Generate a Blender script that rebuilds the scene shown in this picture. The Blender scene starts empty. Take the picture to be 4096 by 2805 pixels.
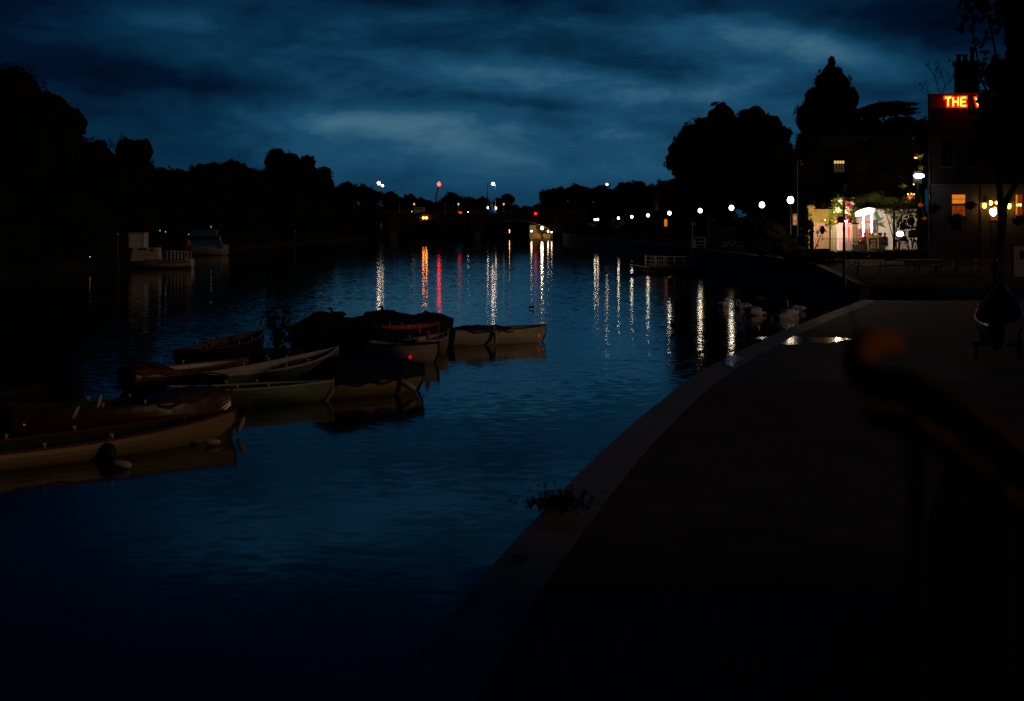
import bpy, math, random
from mathutils import Vector, Matrix, noise
R = random.Random(7)
sc = bpy.context.scene
COL = sc.collection
PI = math.pi
rad = math.radians

# ------------------------------------------------------------------ camera
F = 5689.0            # focal length in photograph pixels (50 mm on a 36 mm frame)
HC = 4.4              # eye above the water
HOR = 913.0           # row of the horizon
cd = bpy.data.cameras.new('camera')
cam = bpy.data.objects.new('camera', cd); COL.objects.link(cam)
cam.location = (0, 0, HC); cam.rotation_euler = (rad(90), 0, 0)
cd.lens = 50; cd.sensor_width = 36; cd.shift_y = -(1402.5 - HOR) / 4096.0
cd.clip_start = 0.1; cd.clip_end = 9000
cd.dof.use_dof = True; cd.dof.focus_distance = 260; cd.dof.aperture_fstop = 1.8
sc.camera = cam

# ------------------------------------------------------------------ world
class NB:
    def __init__(s, nt): s.nt = nt; s.n = nt.nodes; s.l = nt.links
    def put(s, sock, v):
        if hasattr(v, 'is_output'): s.l.new(v, sock)
        else: sock.default_value = v
    def m(s, op, a, b=0.0, c=0.0, clamp=False):
        n = s.n.new('ShaderNodeMath'); n.operation = op; n.use_clamp = clamp
        s.put(n.inputs[0], a); s.put(n.inputs[1], b); s.put(n.inputs[2], c)
        return n.outputs[0]
    def noise(s, vec, scale, detail=2.0, rough=0.5, dist=0.0):
        n = s.n.new('ShaderNodeTexNoise'); s.l.new(vec, n.inputs['Vector'])
        n.inputs['Scale'].default_value = scale; n.inputs['Detail'].default_value = detail
        n.inputs['Roughness'].default_value = rough; n.inputs['Distortion'].default_value = dist
        return n
    def mapping(s, vec, scale=(1, 1, 1), rot=(0, 0, 0), loc=(0, 0, 0)):
        n = s.n.new('ShaderNodeMapping'); s.l.new(vec, n.inputs['Vector'])
        n.inputs['Scale'].default_value = scale; n.inputs['Rotation'].default_value = rot; n.inputs['Location'].default_value = loc
        return n.outputs[0]
    def ramp(s, fac, stops):
        n = s.n.new('ShaderNodeValToRGB'); s.put(n.inputs[0], fac)
        e = n.color_ramp.elements
        while len(e) > 1: e.remove(e[-1])
        e[0].position = stops[0][0]; e[0].color = (*stops[0][1], 1)
        for p, c in stops[1:]:
            x = e.new(p); x.color = (*c, 1)
        return n.outputs[0]
    def mix(s, fac, a, b, mode='MIX'):
        n = s.n.new('ShaderNodeMix'); n.data_type = 'RGBA'; n.blend_type = mode
        s.put(n.inputs[0], fac)
        for sk, v in ((n.inputs[6], a), (n.inputs[7], b)):
            if hasattr(v, 'is_output'): s.l.new(v, sk)
            else: sk.default_value = (*v, 1) if len(v) == 3 else v
        return n.outputs[2]

SUN_EL, SUN_AZ = rad(11), rad(113)     # where the town's warm light comes from, behind the camera
w = bpy.data.worlds.new('World'); sc.world = w; w.use_nodes = True
nt = w.node_tree; nt.nodes.clear(); b = NB(nt)
tc = nt.nodes.new('ShaderNodeTexCoord').outputs['Generated']
sep = nt.nodes.new('ShaderNodeSeparateXYZ'); nt.links.new(tc, sep.inputs[0])
X, Y, Z = sep.outputs
# direction expressed as U (tangent of azimuth-like angle) and V (elevation), in radians
az = b.m('ARCTAN2', X, Y)
el = b.m('ARCSINE', Z)
U = b.m('DIVIDE', az, 1.0); V = el
comb = nt.nodes.new('ShaderNodeCombineXYZ')
b.put(comb.inputs[0], U); b.put(comb.inputs[1], V)
uv = comb.outputs[0]
warp = b.noise(b.mapping(uv, (6, 14, 1)), 1.0, 4, 0.55)
wsep = nt.nodes.new('ShaderNodeSeparateXYZ'); nt.links.new(warp.outputs['Color'], wsep.inputs[0])
Uw = b.m('ADD', U, b.m('MULTIPLY', b.m('SUBTRACT', wsep.outputs[0], 0.5), 0.12))
Vw = b.m('ADD', V, b.m('MULTIPLY', b.m('SUBTRACT', wsep.outputs[1], 0.5), 0.045))
def blob(px, py, sx, sy, rot, amp):
    """one soft bank of cloud: position, half sizes (in photograph pixels) and tilt"""
    u0, v0 = math.atan((px - 2048) / F), (HOR - py) / F
    c, s_ = math.cos(rad(rot)), math.sin(rad(rot))
    du = b.m('SUBTRACT', Uw, u0); dv = b.m('SUBTRACT', Vw, v0)
    a = b.m('MULTIPLY', b.m('ADD', b.m('MULTIPLY', du, c), b.m('MULTIPLY', dv, s_)), F / sx)
    d = b.m('MULTIPLY', b.m('SUBTRACT', b.m('MULTIPLY', dv, c), b.m('MULTIPLY', du, s_)), F / sy)
    q = b.m('ADD', b.m('MULTIPLY', a, a), b.m('MULTIPLY', d, d))
    return b.m('MULTIPLY', b.m('EXPONENT', b.m('MULTIPLY', q, -1.0)), amp)
tot = None
for args in [(1450, 515, 470, 80, -4, .95), (2250, 310, 620, 75, -8, .45), (3420, 270, 520, 90, -14, .62), (2900, 330, 500, 60, 12, .35),
             (520, 70, 520, 90, -6, .55), (2350, 470, 700, 45, -4, .25), (2048, 640, 1300, 110, 0, .25), (2700, 560, 500, 120, 0, .2),
             (600, 380, 620, 85, -8, -.6), (2100, 420, 600, 40, -5, -.3), (1700, 150, 800, 70, -5, -.25), (3800, 120, 380, 110, -4, -.7),
             (2048, 10, 1500, 70, 0, -.35), (3000, 130, 400, 60, -10, .2), (-100, 0, 500, 300, 0, -.5),
             (1150, -310, 480, 95, 3, 1.1), (1950, -150, 620, 70, -4, .7), (1500, -600, 900, 90, 0, -.3), (2500, -420, 500, 70, 0, .25)]:
    t = blob(*args); tot = t if tot is None else b.m('ADD', tot, t)
streak = b.noise(b.mapping(uv, (6, 26, 1), (0, 0, rad(-7))), 1.0, 5, 0.52, 0.25)
billow = b.noise(b.mapping(uv, (15, 34, 1), (0, 0, rad(-14)), (3, 1, 0)), 1.0, 7, 0.62, 0.5)
n1 = b.m('SUBTRACT', streak.outputs['Fac'], 0.5)
n2 = b.m('SUBTRACT', billow.outputs['Fac'], 0.5)
calm = b.m('MULTIPLY_ADD', el, 14.0, 0.05, clamp=True)   # the haze low over the horizon is smooth
lum = b.m('ADD', b.m('ADD', 0.60, b.m('MULTIPLY', tot, 0.52)), b.m('MULTIPLY', calm, b.m('ADD', b.m('MULTIPLY', n1, 0.80), b.m('MULTIPLY', n2, 0.65))))
# dusk glow lies over the river: the sky falls off to both sides and overhead
fa = b.m('POWER', b.m('ABSOLUTE', b.m('DIVIDE', b.m('SUBTRACT', az, 0.02), 0.37)), 3.0)
fal = b.m('EXPONENT', b.m('MULTIPLY', fa, -1.0))
fe = b.m('EXPONENT', b.m('MULTIPLY', b.m('POWER', b.m('DIVIDE', b.m('MAXIMUM', el, 0.0), 0.265), 4.0), -1.0))
fall = b.m('ADD', b.m('MULTIPLY', b.m('MULTIPLY', fal, fe), 0.86), 0.14)
lum2 = b.m('MULTIPLY', b.m('MAXIMUM', lum, 0.03), fall)
skycol = b.ramp(lum2, [(0.0, (0.0001, 0.0012, 0.0045)), (0.25, (0.0004, 0.0060, 0.021)), (0.5, (0.0024, 0.0270, 0.062)),
                       (0.75, (0.0095, 0.066, 0.135)), (1.0, (0.045, 0.135, 0.205))])
nish = nt.nodes.new('ShaderNodeTexSky'); nish.sky_type = 'NISHITA'; nish.sun_disc = False
nish.sun_elevation = rad(-4); nish.sun_rotation = rad(2); nish.air_density = 1.5; nish.ozone_density = 3
nmul = b.mix(1.0, nish.outputs[0], (0.004, 0.010, 0.02), 'MULTIPLY')
skyadd = b.mix(1.0, skycol, nmul, 'ADD')
bg = nt.nodes.new('ShaderNodeBackground'); nt.links.new(skyadd, bg.inputs[0]); bg.inputs[1].default_value = 1.0
wo = nt.nodes.new('ShaderNodeOutputWorld'); nt.links.new(bg.outputs[0], wo.inputs[0])

sl = bpy.data.lights.new('sun', 'SUN'); so = bpy.data.objects.new('sun', sl); COL.objects.link(so)
sl.energy = 0.19; sl.angle = rad(12); sl.color = (1.0, 0.66, 0.36)
sd = Vector((math.sin(SUN_AZ) * math.cos(SUN_EL), math.cos(SUN_AZ) * math.cos(SUN_EL), math.sin(SUN_EL)))
so.rotation_euler = sd.to_track_quat('Z', 'Y').to_euler(); so.location = (20, -30, 30)

sc.view_settings.view_transform = 'Standard'; sc.view_settings.look = 'None'
sc.view_settings.exposure = 0; sc.view_settings.gamma = 1
sc.cycles.use_denoising = True; sc.cycles.denoiser = 'OPENIMAGEDENOISE'; sc.cycles.denoising_prefilter = 'NONE'   # keeps the broken glints on the water
sc.cycles.max_bounces = 5; sc.cycles.diffuse_bounces = 2; sc.cycles.glossy_bounces = 3
sc.cycles.sample_clamp_indirect = 0.6; sc.cycles.use_adaptive_sampling = False; sc.cycles.caustics_reflective = False; sc.cycles.caustics_refractive = False
sc.cycles.blur_glossy = 0.2

# ------------------------------------------------------------------ helpers
def at(px, py, z):
    """ground point seen at a photograph pixel, on the level z"""
    dy = (py - HOR) / F
    Yd = (HC - z) / dy
    return Vector(((px - 2048) / F * Yd, Yd, z))
def atd(px, py, Yd):
    return Vector(((px - 2048) / F * Yd, Yd, HC - (py - HOR) / F * Yd))

class MB:
    def __init__(s): s.v = []; s.f = []; s.mi = []; s.cur = 0
    def add(s, vs, fs):
        o = len(s.v); s.v += [tuple(v) for v in vs]; s.f += [tuple(i + o for i in f) for f in fs]; s.mi += [s.cur] * len(fs)
        return s
    def box(s, c, d, rz=0.0, bev=0.0, rx=0.0, ry=0.0):
        x, y, z = d[0] / 2, d[1] / 2, d[2] / 2
        M = Matrix.Rotation(rz, 3, 'Z') @ Matrix.Rotation(ry, 3, 'Y') @ Matrix.Rotation(rx, 3, 'X'); c = Vector(c)
        if bev > 0:
            e = min(bev, x * .45, y * .45, z * .45); vs = []; 
            ring = [(x - e, y), (x, y - e), (x, -y + e), (x - e, -y), (-x + e, -y), (-x, -y + e), (-x, y - e), (-x + e, y)]
            k = lambda t: (t[0] * (1 - e / x), t[1] * (1 - e / y))
            vs += [(*k(r), -z) for r in ring] + [(*r, -z + e) for r in ring] + [(*r, z - e) for r in ring] + [(*k(r), z) for r in ring]
            fs = [tuple(range(8)), tuple(reversed(range(24, 32)))]
            for j in range(3):
                for i in range(8): fs.append((j * 8 + i, j * 8 + 8 + i, j * 8 + 8 + (i + 1) % 8, j * 8 + (i + 1) % 8))
        else:
            vs = [(-x, -y, -z), (x, -y, -z), (x, y, -z), (-x, y, -z), (-x, -y, z), (x, -y, z), (x, y, z), (-x, y, z)]
            fs = [(3, 2, 1, 0), (4, 5, 6, 7), (0, 1, 5, 4), (1, 2, 6, 5), (2, 3, 7, 6), (3, 0, 4, 7)]
        return s.add([M @ Vector(v) + c for v in vs], fs)
    def tube(s, pts, rr, n=8, sq=1.0, cap=True):
        pts = [Vector(p) for p in pts]
        if not isinstance(rr, (list, tuple)): rr = [rr] * len(pts)
        t0 = (pts[1] - pts[0]).normalized()
        up = Vector((0, 0, 1)) if abs(t0.z) < 0.9 else Vector((0, 1, 0))
        rings = []
        for i, p in enumerate(pts):
            t = (pts[min(i + 1, len(pts) - 1)] - pts[max(i - 1, 0)]).normalized()
            sd_ = t.cross(up)
            if sd_.length < 1e-4: sd_ = Vector((1, 0, 0))
            sd_.normalize(); u2 = sd_.cross(t).normalized(); up = u2
            rings.append([p + sd_ * (math.cos(a) * rr[i] * sq) + u2 * (math.sin(a) * rr[i]) for a in [2 * PI * k / n for k in range(n)]])
        vs = [v for r in rings for v in r]; fs = []
        for i in range(len(pts) - 1):
            for k in range(n): fs.append((i * n + k, i * n + (k + 1) % n, (i + 1) * n + (k + 1) % n, (i + 1) * n + k))
        if cap: fs.append(tuple(reversed(range(n)))); fs.append(tuple(range(len(vs) - n, len(vs))))
        return s.add(vs, fs)
    def lathe(s, prof, c=(0, 0, 0), n=16):
        c = Vector(c); vs = []; fs = []
        for r, z in prof:
            for k in range(n): a = 2 * PI * k / n; vs.append(c + Vector((r * math.cos(a), r * math.sin(a), z)))
        for i in range(len(prof) - 1):
            for k in range(n): fs.append((i * n + k, i * n + (k + 1) % n, (i + 1) * n + (k + 1) % n, (i + 1) * n + k))
        fs.append(tuple(reversed(range(n)))); fs.append(tuple(range(len(vs) - n, len(vs))))
        return s.add(vs, fs)
    def ball(s, c, r, n=14, m=8, jit=0.0, nz=0.0):
        c = Vector(c); r = Vector(r) if isinstance(r, (tuple, list, Vector)) else Vector((r, r, r))
        vs = [(0, 0, 1)]
        for j in range(1, m):
            th = PI * j / m
            for k in range(n):
                a = 2 * PI * k / n; vs.append((math.sin(th) * math.cos(a), math.sin(th) * math.sin(a), math.cos(th)))
        vs.append((0, 0, -1)); out = []
        for v in vs:
            v = Vector(v); q = 1.0
            if jit: q += jit * noise.noise(v * 2.1 + c * 0.37) * 1.8 + jit * 0.6 * noise.noise(v * 5.3 + c)
            out.append(c + Vector((v.x * r.x, v.y * r.y, v.z * r.z)) * q)
        fs = [(0, 1 + k, 1 + (k + 1) % n) for k in range(n)]
        for j in range(m - 2):
            for k in range(n): fs.append((1 + j * n + k, 1 + (j + 1) * n + k, 1 + (j + 1) * n + (k + 1) % n, 1 + j * n + (k + 1) % n))
        L = len(vs) - 1
        fs += [(L, 1 + (m - 2) * n + (k + 1) % n, 1 + (m - 2) * n + k) for k in range(n)]
        return s.add(out, fs)
    def prism(s, poly, y0, y1, plane='xz'):
        n = len(poly)
        if plane == 'xz': vs = [(p[0], y0, p[1]) for p in poly] + [(p[0], y1, p[1]) for p in poly]
        else: vs = [(p[0], p[1], y0) for p in poly] + [(p[0], p[1], y1) for p in poly]
        fs = [tuple(range(n)), tuple(reversed(range(n, 2 * n)))] + [(i, i + n, (i + 1) % n + n, (i + 1) % n) for i in range(n)]
        return s.add(vs, fs)
    def leaf(s, p, size, up=0.0):
        a = Vector((R.gauss(0, 1), R.gauss(0, 1), R.gauss(0, 1) * (1 - up))).normalized()
        c = a.cross(Vector((R.gauss(0, 1), R.gauss(0, 1), R.gauss(0, 1)))).normalized()
        l = size * R.uniform(.6, 1.3); wd = l * R.uniform(.35, .55)
        s.add([p - a * l * .5, p + c * wd * .5 - a * l * .05, p + a * l * .5, p - c * wd * .5 - a * l * .05], [(0, 1, 2, 3)])
    def build(s, name, mats, parent=None, smooth=False, label=None):
        me = bpy.data.meshes.new(name); me.from_pydata(s.v, [], s.f)
        if not isinstance(mats, (list, tuple)): mats = [mats]
        for m_ in mats: me.materials.append(M[m_] if isinstance(m_, str) else m_)
        if len(mats) > 1: me.polygons.foreach_set('material_index', s.mi)
        if smooth: me.polygons.foreach_set('use_smooth', [True] * len(me.polygons))
        me.update()
        o = bpy.data.objects.new(name, me); COL.objects.link(o)
        if parent: o.parent = parent
        if label: o['label'] = label
        return o
def tag(o, label, cat, group=None, kind=None):
    if label: o['label'] = label
    if cat: o['category'] = cat
    if group: o['group'] = group
    if kind: o['kind'] = kind
    return o
def thing(name, label, cat, loc=(0, 0, 0), rz=0.0, group=None):
    o = bpy.data.objects.new(name, None); COL.objects.link(o); o.empty_display_size = .2
    o.location = loc; o.rotation_euler = (0, 0, rz)
    return tag(o, label, cat, group)
def struct(o): o['kind'] = 'structure'; return o
def copy_tree(o, parent=None):
    c = o.copy(); COL.objects.link(c); c.parent = parent
    for ch in list(o.children): copy_tree(ch, c)
    return c
def place(o, loc, rz=0.0, label=None, group=None, scale=None):
    o.location = loc; o.rotation_euler = (0, 0, rz)
    if scale: o.scale = (scale, scale, scale) if not isinstance(scale, tuple) else scale
    if label: o['label'] = label
    if group: o['group'] = group
    return o

# ------------------------------------------------------------------ materials
M = {}
def mat(name, col, rough=0.7, var=0.3, scale=6.0, col2=None, metal=0.0, bump=0.15, emit=None, est=0.0, spec=None, stretch=(1, 1, 1), coat=0.0):
    m_ = bpy.data.materials.new(name); m_.use_nodes = True
    n = m_.node_tree; n.nodes.clear(); q = NB(n)
    out = n.nodes.new('ShaderNodeOutputMaterial'); p = n.nodes.new('ShaderNodeBsdfPrincipled'); n.links.new(p.outputs[0], out.inputs[0])
    t = n.nodes.new('ShaderNodeTexCoord').outputs['Object']
    t = q.mapping(t, stretch)
    nz = q.noise(t, scale, 5, 0.6)
    c2 = col2 or tuple(c * (1 - var) for c in col)
    c = q.mix(q.m('MULTIPLY_ADD', nz.outputs['Fac'], 2.2, -0.6, clamp=True), col, c2)
    n.links.new(c, p.inputs['Base Color'])
    fine = q.noise(t, scale * 6, 3, 0.6)
    q.put(p.inputs['Roughness'], q.m('MULTIPLY_ADD', fine.outputs['Fac'], 0.25, max(0.0, rough - 0.12), clamp=True))
    p.inputs['Metallic'].default_value = metal
    if spec is not None: p.inputs['Specular IOR Level'].default_value = spec
    if coat: p.inputs['Coat Weight'].default_value = coat
    if bump:
        bn = n.nodes.new('ShaderNodeBump'); bn.inputs['Strength'].default_value = bump; bn.inputs['Distance'].default_value = 0.02
        n.links.new(fine.outputs['Fac'], bn.inputs['Height']); n.links.new(bn.outputs[0], p.inputs['Normal'])
    if emit: p.inputs['Emission Color'].default_value = (*emit, 1); p.inputs['Emission Strength'].default_value = est
    M[name] = m_; return m_
def brickmat(name, c1, c2, mortar, bw, bh, rough=0.85, ms=0.012, plane='xz', bump=0.4, offset=.5):
    m_ = bpy.data.materials.new(name); m_.use_nodes = True
    n = m_.node_tree; n.nodes.clear(); q = NB(n)
    out = n.nodes.new('ShaderNodeOutputMaterial'); p = n.nodes.new('ShaderNodeBsdfPrincipled'); n.links.new(p.outputs[0], out.inputs[0])
    t = n.nodes.new('ShaderNodeTexCoord').outputs['Object']
    if plane == 'xz':
        t = q.mapping(t, (1, 1, 1), (rad(-90), 0, 0))
    elif plane == 'yz':
        sp = n.nodes.new('ShaderNodeSeparateXYZ'); n.links.new(t, sp.inputs[0]); cb = n.nodes.new('ShaderNodeCombineXYZ')
        n.links.new(sp.outputs[1], cb.inputs[0]); n.links.new(sp.outputs[2], cb.inputs[1]); t = cb.outputs[0]
    br = n.nodes.new('ShaderNodeTexBrick'); n.links.new(t, br.inputs['Vector'])
    br.inputs['Color1'].default_value = (*c1, 1); br.inputs['Color2'].default_value = (*c2, 1); br.inputs['Mortar'].default_value = (*mortar, 1)
    br.inputs['Scale'].default_value = 1; br.inputs['Mortar Size'].default_value = ms
    br.inputs['Brick Width'].default_value = bw; br.inputs['Row Height'].default_value = bh; br.offset = offset
    nz = q.noise(t, 1.3, 6, 0.65)
    c = q.mix(0.8, br.outputs['Color'], q.ramp(nz.outputs['Fac'], [(0.3, (0.55, 0.55, 0.55)), (0.7, (1, 1, 1))]), 'MULTIPLY')
    n.links.new(c, p.inputs['Base Color']); p.inputs['Specular IOR Level'].default_value = 0.12
    q.put(p.inputs['Roughness'], q.m('MULTIPLY_ADD', nz.outputs['Fac'], 0.5, rough - 0.3, clamp=True))
    bn = n.nodes.new('ShaderNodeBump'); bn.inputs['Strength'].default_value = bump; bn.inputs['Distance'].default_value = 0.02
    h = q.m('SUBTRACT', q.m('MULTIPLY', nz.outputs['Fac'], 0.5), br.outputs['Fac'])
    n.links.new(h, bn.inputs['Height']); n.links.new(bn.outputs[0], p.inputs['Normal'])
    M[name] = m_; return m_
def glow(name, col, st, var=0.0):
    m_ = bpy.data.materials.new(name); m_.use_nodes = True
    n = m_.node_tree; n.nodes.clear(); q = NB(n)
    out = n.nodes.new('ShaderNodeOutputMaterial'); e = n.nodes.new('ShaderNodeEmission'); n.links.new(e.outputs[0], out.inputs[0])
    if var:
        t = n.nodes.new('ShaderNodeTexCoord').outputs['Object']; nz = q.noise(t, 3.0, 3)
        n.links.new(q.mix(q.m('MULTIPLY', nz.outputs['Fac'], var, clamp=True), col, tuple(c * .25 for c in col)), e.inputs[0])
    else: e.inputs[0].default_value = (*col, 1)
    e.inputs[1].default_value = st
    M[name] = m_; return m_

# water: slopes of small ripples given directly as a normal, so they hold at any distance
wm = bpy.data.materials.new('water'); wm.use_nodes = True; M['water'] = wm
n = wm.node_tree; n.nodes.clear(); q = NB(n)
out = n.nodes.new('ShaderNodeOutputMaterial'); p = n.nodes.new('ShaderNodeBsdfPrincipled'); n.links.new(p.outputs[0], out.inputs[0])
p.inputs['Base Color'].default_value = (0.0012, 0.0022, 0.003, 1); p.inputs['IOR'].default_value = 1.33; p.inputs['Roughness'].default_value = 0.15
geo = n.nodes.new('ShaderNodeNewGeometry').outputs['Position']
patch = q.noise(q.mapping(geo, (0.05, 0.012, 1)), 1.0, 3, 0.55).outputs['Fac']
pm = q.m('MULTIPLY_ADD', patch, 1.6, -0.2, clamp=True)
def slope(scale, amp, seed):
    nz_ = q.noise(q.mapping(geo, scale, (0, 0, rad(6)), (seed, seed, 0)), 1.0, 2.0, 0.5)
    s_ = n.nodes.new('ShaderNodeSeparateXYZ'); n.links.new(nz_.outputs['Color'], s_.inputs[0])
    return [q.m('MULTIPLY', q.m('SUBTRACT', s_.outputs[i], 0.5), amp) for i in (0, 1)]
fine, mid, big = slope((2.6, 5.0, 1), 0.125, 3), slope((0.8, 2.4, 1), 0.022, 11), slope((0.12, 0.35, 1), 0.012, 23)
wsp = n.nodes.new('ShaderNodeSeparateXYZ'); n.links.new(geo, wsp.inputs[0])
near_ = q.m('MULTIPLY_ADD', wsp.outputs[1], -1 / 160.0, 1.62, clamp=True); lee = q.m('MULTIPLY_ADD', wsp.outputs[1], 1 / 70.0, 0.12, clamp=True); breeze = q.m('MULTIPLY', q.m('MULTIPLY_ADD', near_, 0.65, 0.35), lee); q.put(p.inputs['Roughness'], q.m('MULTIPLY_ADD', near_, 0.035, 0.035))   # a light breeze ruffles the reach nearer than the landing stage
nx = q.m('ADD', q.m('MULTIPLY', q.m('ADD', fine[0], mid[0]), q.m('MULTIPLY', pm, 0.9)), big[0])
ny = q.m('ADD', q.m('MULTIPLY', q.m('ADD', fine[1], mid[1]), q.m('MULTIPLY', q.m('ADD', q.m('MULTIPLY', pm, 0.8), 0.35), breeze)), big[1])
cb = n.nodes.new('ShaderNodeCombineXYZ'); n.links.new(nx, cb.inputs[0]); n.links.new(ny, cb.inputs[1]); cb.inputs[2].default_value = 1
vn = n.nodes.new('ShaderNodeVectorMath'); vn.operation = 'NORMALIZE'; n.links.new(cb.outputs[0], vn.inputs[0]); n.links.new(vn.outputs[0], p.inputs['Normal'])

pd = mat('puddle', (0.01, 0.01, 0.01), 0.12, bump=0.02, scale=3)
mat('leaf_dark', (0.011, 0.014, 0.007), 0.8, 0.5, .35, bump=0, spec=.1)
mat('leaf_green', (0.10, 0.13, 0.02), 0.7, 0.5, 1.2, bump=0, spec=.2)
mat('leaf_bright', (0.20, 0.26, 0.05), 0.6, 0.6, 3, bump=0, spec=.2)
mat('bark', (0.018, 0.014, 0.012), 0.9, 0.5, 4, bump=.6, stretch=(3, 3, .6))
mat('twig', (0.02, 0.015, 0.012), 0.9)
mat('earth', (0.012, 0.011, 0.009), 0.95, 0.4, .6)
mat('grass_ground', (0.035, 0.045, 0.015), 0.95, 0.5, .8)
mat('asphalt', (0.022, 0.019, 0.017), 0.95, 0.35, .7, spec=.1)
mat('shaded_tarmac', (0.062, 0.046, 0.038), 0.9, 0.6, .9, col2=(0.15, 0.108, 0.082), spec=.15, bump=.5)  # tarmac with the near quay's shade put into its colour
mat('gravel_path', (0.013, 0.011, 0.009), 0.98, 0.3, 2, spec=.05)
brickmat('slabs', (0.15, 0.125, 0.105), (0.115, 0.098, 0.085), (0.03, 0.028, 0.025), 1.1, 0.75, 0.75, 0.014, 'xy')
brickmat('coping_stone', (0.34, 0.30, 0.27), (0.24, 0.215, 0.20), (0.04, 0.04, 0.04), 60, 1.15, 0.62, 0.012, 'xy')
brickmat('wall_stone', (0.12, 0.11, 0.09), (0.08, 0.075, 0.065), (0.03, 0.03, 0.03), 0.9, 0.4, 0.85, 0.015, 'yz')
brickmat('wall_stone_front', (0.12, 0.11, 0.09), (0.08, 0.075, 0.065), (0.03, 0.03, 0.03), 0.9, 0.4, 0.85, 0.015, 'xz')
brickmat('brick', (0.035, 0.02, 0.016), (0.025, 0.014, 0.012), (0.03, 0.028, 0.025), 0.225, 0.075, 0.9, 0.01, 'xz')
mat('bridge_concrete', (0.035, 0.033, 0.03), 0.9, 0.35, .15)
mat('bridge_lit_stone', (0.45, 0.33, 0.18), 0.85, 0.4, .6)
mat('bridge_metal', (0.22, 0.2, 0.15), 0.5, 0.3)
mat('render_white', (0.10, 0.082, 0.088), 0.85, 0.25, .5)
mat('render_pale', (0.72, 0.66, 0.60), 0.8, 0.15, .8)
mat('render_yellow', (0.42, 0.33, 0.12), 0.85, 0.4, 1.2)
mat('render_pink', (0.62, 0.40, 0.40), 0.8, 0.2, 1.2)
mat('mural_green', (0.10, 0.26, 0.13), 0.8)
mat('mural_dark', (0.09, 0.11, 0.05), 0.8)
mat('roof_slate', (0.012, 0.012, 0.014), 0.6, 0.4, 2)
mat('iron_black', (0.012, 0.012, 0.012), 0.45, 0.3)
mat('steel', (0.5, 0.5, 0.48), 0.4, 0.3, 3, metal=.3)
mat('galv', (0.82, 0.80, 0.74), 0.5, 0.3, 3)
mat('wood_dark', (0.045, 0.028, 0.018), 0.6, 0.4, 3, stretch=(.4, 4, 4))
mat('wood_mid', (0.16, 0.09, 0.045), 0.5, 0.4, 3, stretch=(.4, 4, 4))
mat('varnish', (0.26, 0.085, 0.022), 0.3, 0.5, 3, stretch=(.3, 4, 4), coat=.5)
mat('varnish_dark', (0.085, 0.03, 0.012), 0.3, 0.5, 3, stretch=(.3, 4, 4), coat=.4)
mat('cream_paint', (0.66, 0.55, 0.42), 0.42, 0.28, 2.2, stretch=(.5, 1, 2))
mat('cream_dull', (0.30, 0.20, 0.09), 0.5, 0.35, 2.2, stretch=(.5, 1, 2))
mat('white_paint', (0.62, 0.58, 0.58), 0.5, 0.3, 3)
mat('white_worn', (0.55, 0.50, 0.46), 0.7, 0.5, 4)
mat('red_paint', (0.42, 0.03, 0.015), 0.45, 0.4, 3)
mat('maroon_paint', (0.16, 0.02, 0.018), 0.45, 0.4, 3)
mat('green_paint', (0.045, 0.072, 0.034), 0.5, 0.3, 3)
mat('rim_pale', (0.45, 0.46, 0.32), 0.5, 0.3, 3)
mat('orange_red', (0.75, 0.08, 0.015), 0.45, 0.3, 3)
mat('red_glow_spot', (0.7, 0.02, 0.01), 0.25, emit=(1, .03, .01), est=.35)  # red spots on two hulls, their glow put into the material
mat('tarp_black', (0.010, 0.010, 0.012), 0.7, 0.4, 2, bump=.5, spec=.2)
mat('tarp_navy', (0.010, 0.013, 0.032), 0.65, 0.4, 2, bump=.5, spec=.25)
mat('tarp_blue', (0.03, 0.06, 0.13), 0.6, 0.4, 2, bump=.5)
mat('blue_canvas', (0.05, 0.24, 0.50), 0.5, 0.25, 2)
mat('dark_glass', (0.008, 0.010, 0.014), 0.12, bump=0)
mat('rubber', (0.012, 0.012, 0.012), 0.7)
mat('fender_white', (0.72, 0.60, 0.42), 0.45, 0.3, 5)
mat('rope', (0.22, 0.18, 0.12), 0.9)
mat('gold_brass', (0.8, 0.5, 0.12), 0.25, metal=.9)
mat('feather_white', (0.85, 0.78, 0.80), 0.8, 0.25, 9)
mat('feather_dark', (0.02, 0.017, 0.015), 0.8, 0.4, 12)
mat('bill_orange', (0.5, 0.16, 0.03), 0.5)
mat('skin', (0.50, 0.30, 0.20), 0.6, 0.1)
mat('hair_dark', (0.02, 0.014, 0.01), 0.7)
mat('hair_fair', (0.22, 0.14, 0.07), 0.7)
mat('cloth_pale', (0.55, 0.50, 0.45), 0.9)
mat('cloth_olive', (0.16, 0.14, 0.08), 0.9)
mat('cloth_black', (0.02, 0.02, 0.022), 0.9)
mat('cloth_orange', (0.55, 0.22, 0.06), 0.9)
mat('cloth_grey', (0.12, 0.12, 0.13), 0.9)
mat('cloth_blue', (0.05, 0.07, 0.14), 0.9)
mat('sign_yellow', (0.62, 0.40, 0.06), 0.6, 0.25)
mat('chalkboard', (0.03, 0.035, 0.03), 0.8, 0.3)
mat('chalk', (0.75, 0.75, 0.70), 0.9)
mat('planter_grey', (0.15, 0.16, 0.16), 0.8, 0.25)
mat('flower_pink', (0.65, 0.06, 0.25), 0.7, 0.3)
mat('flower_white', (0.80, 0.80, 0.70), 0.7, 0.15)
mat('flower_orange', (0.75, 0.25, 0.03), 0.7, 0.3)
mat('rust', (0.48, 0.16, 0.022), 0.95, 0.5, 9, bump=.5, spec=.03)
mat('road_red', (0.17, 0.035, 0.022), 0.85, 0.4, 3)
mat('board_cream', (0.45, 0.38, 0.30), 0.7, 0.2)
mat('car_white', (0.7, 0.68, 0.64), 0.3, 0.1)
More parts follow.
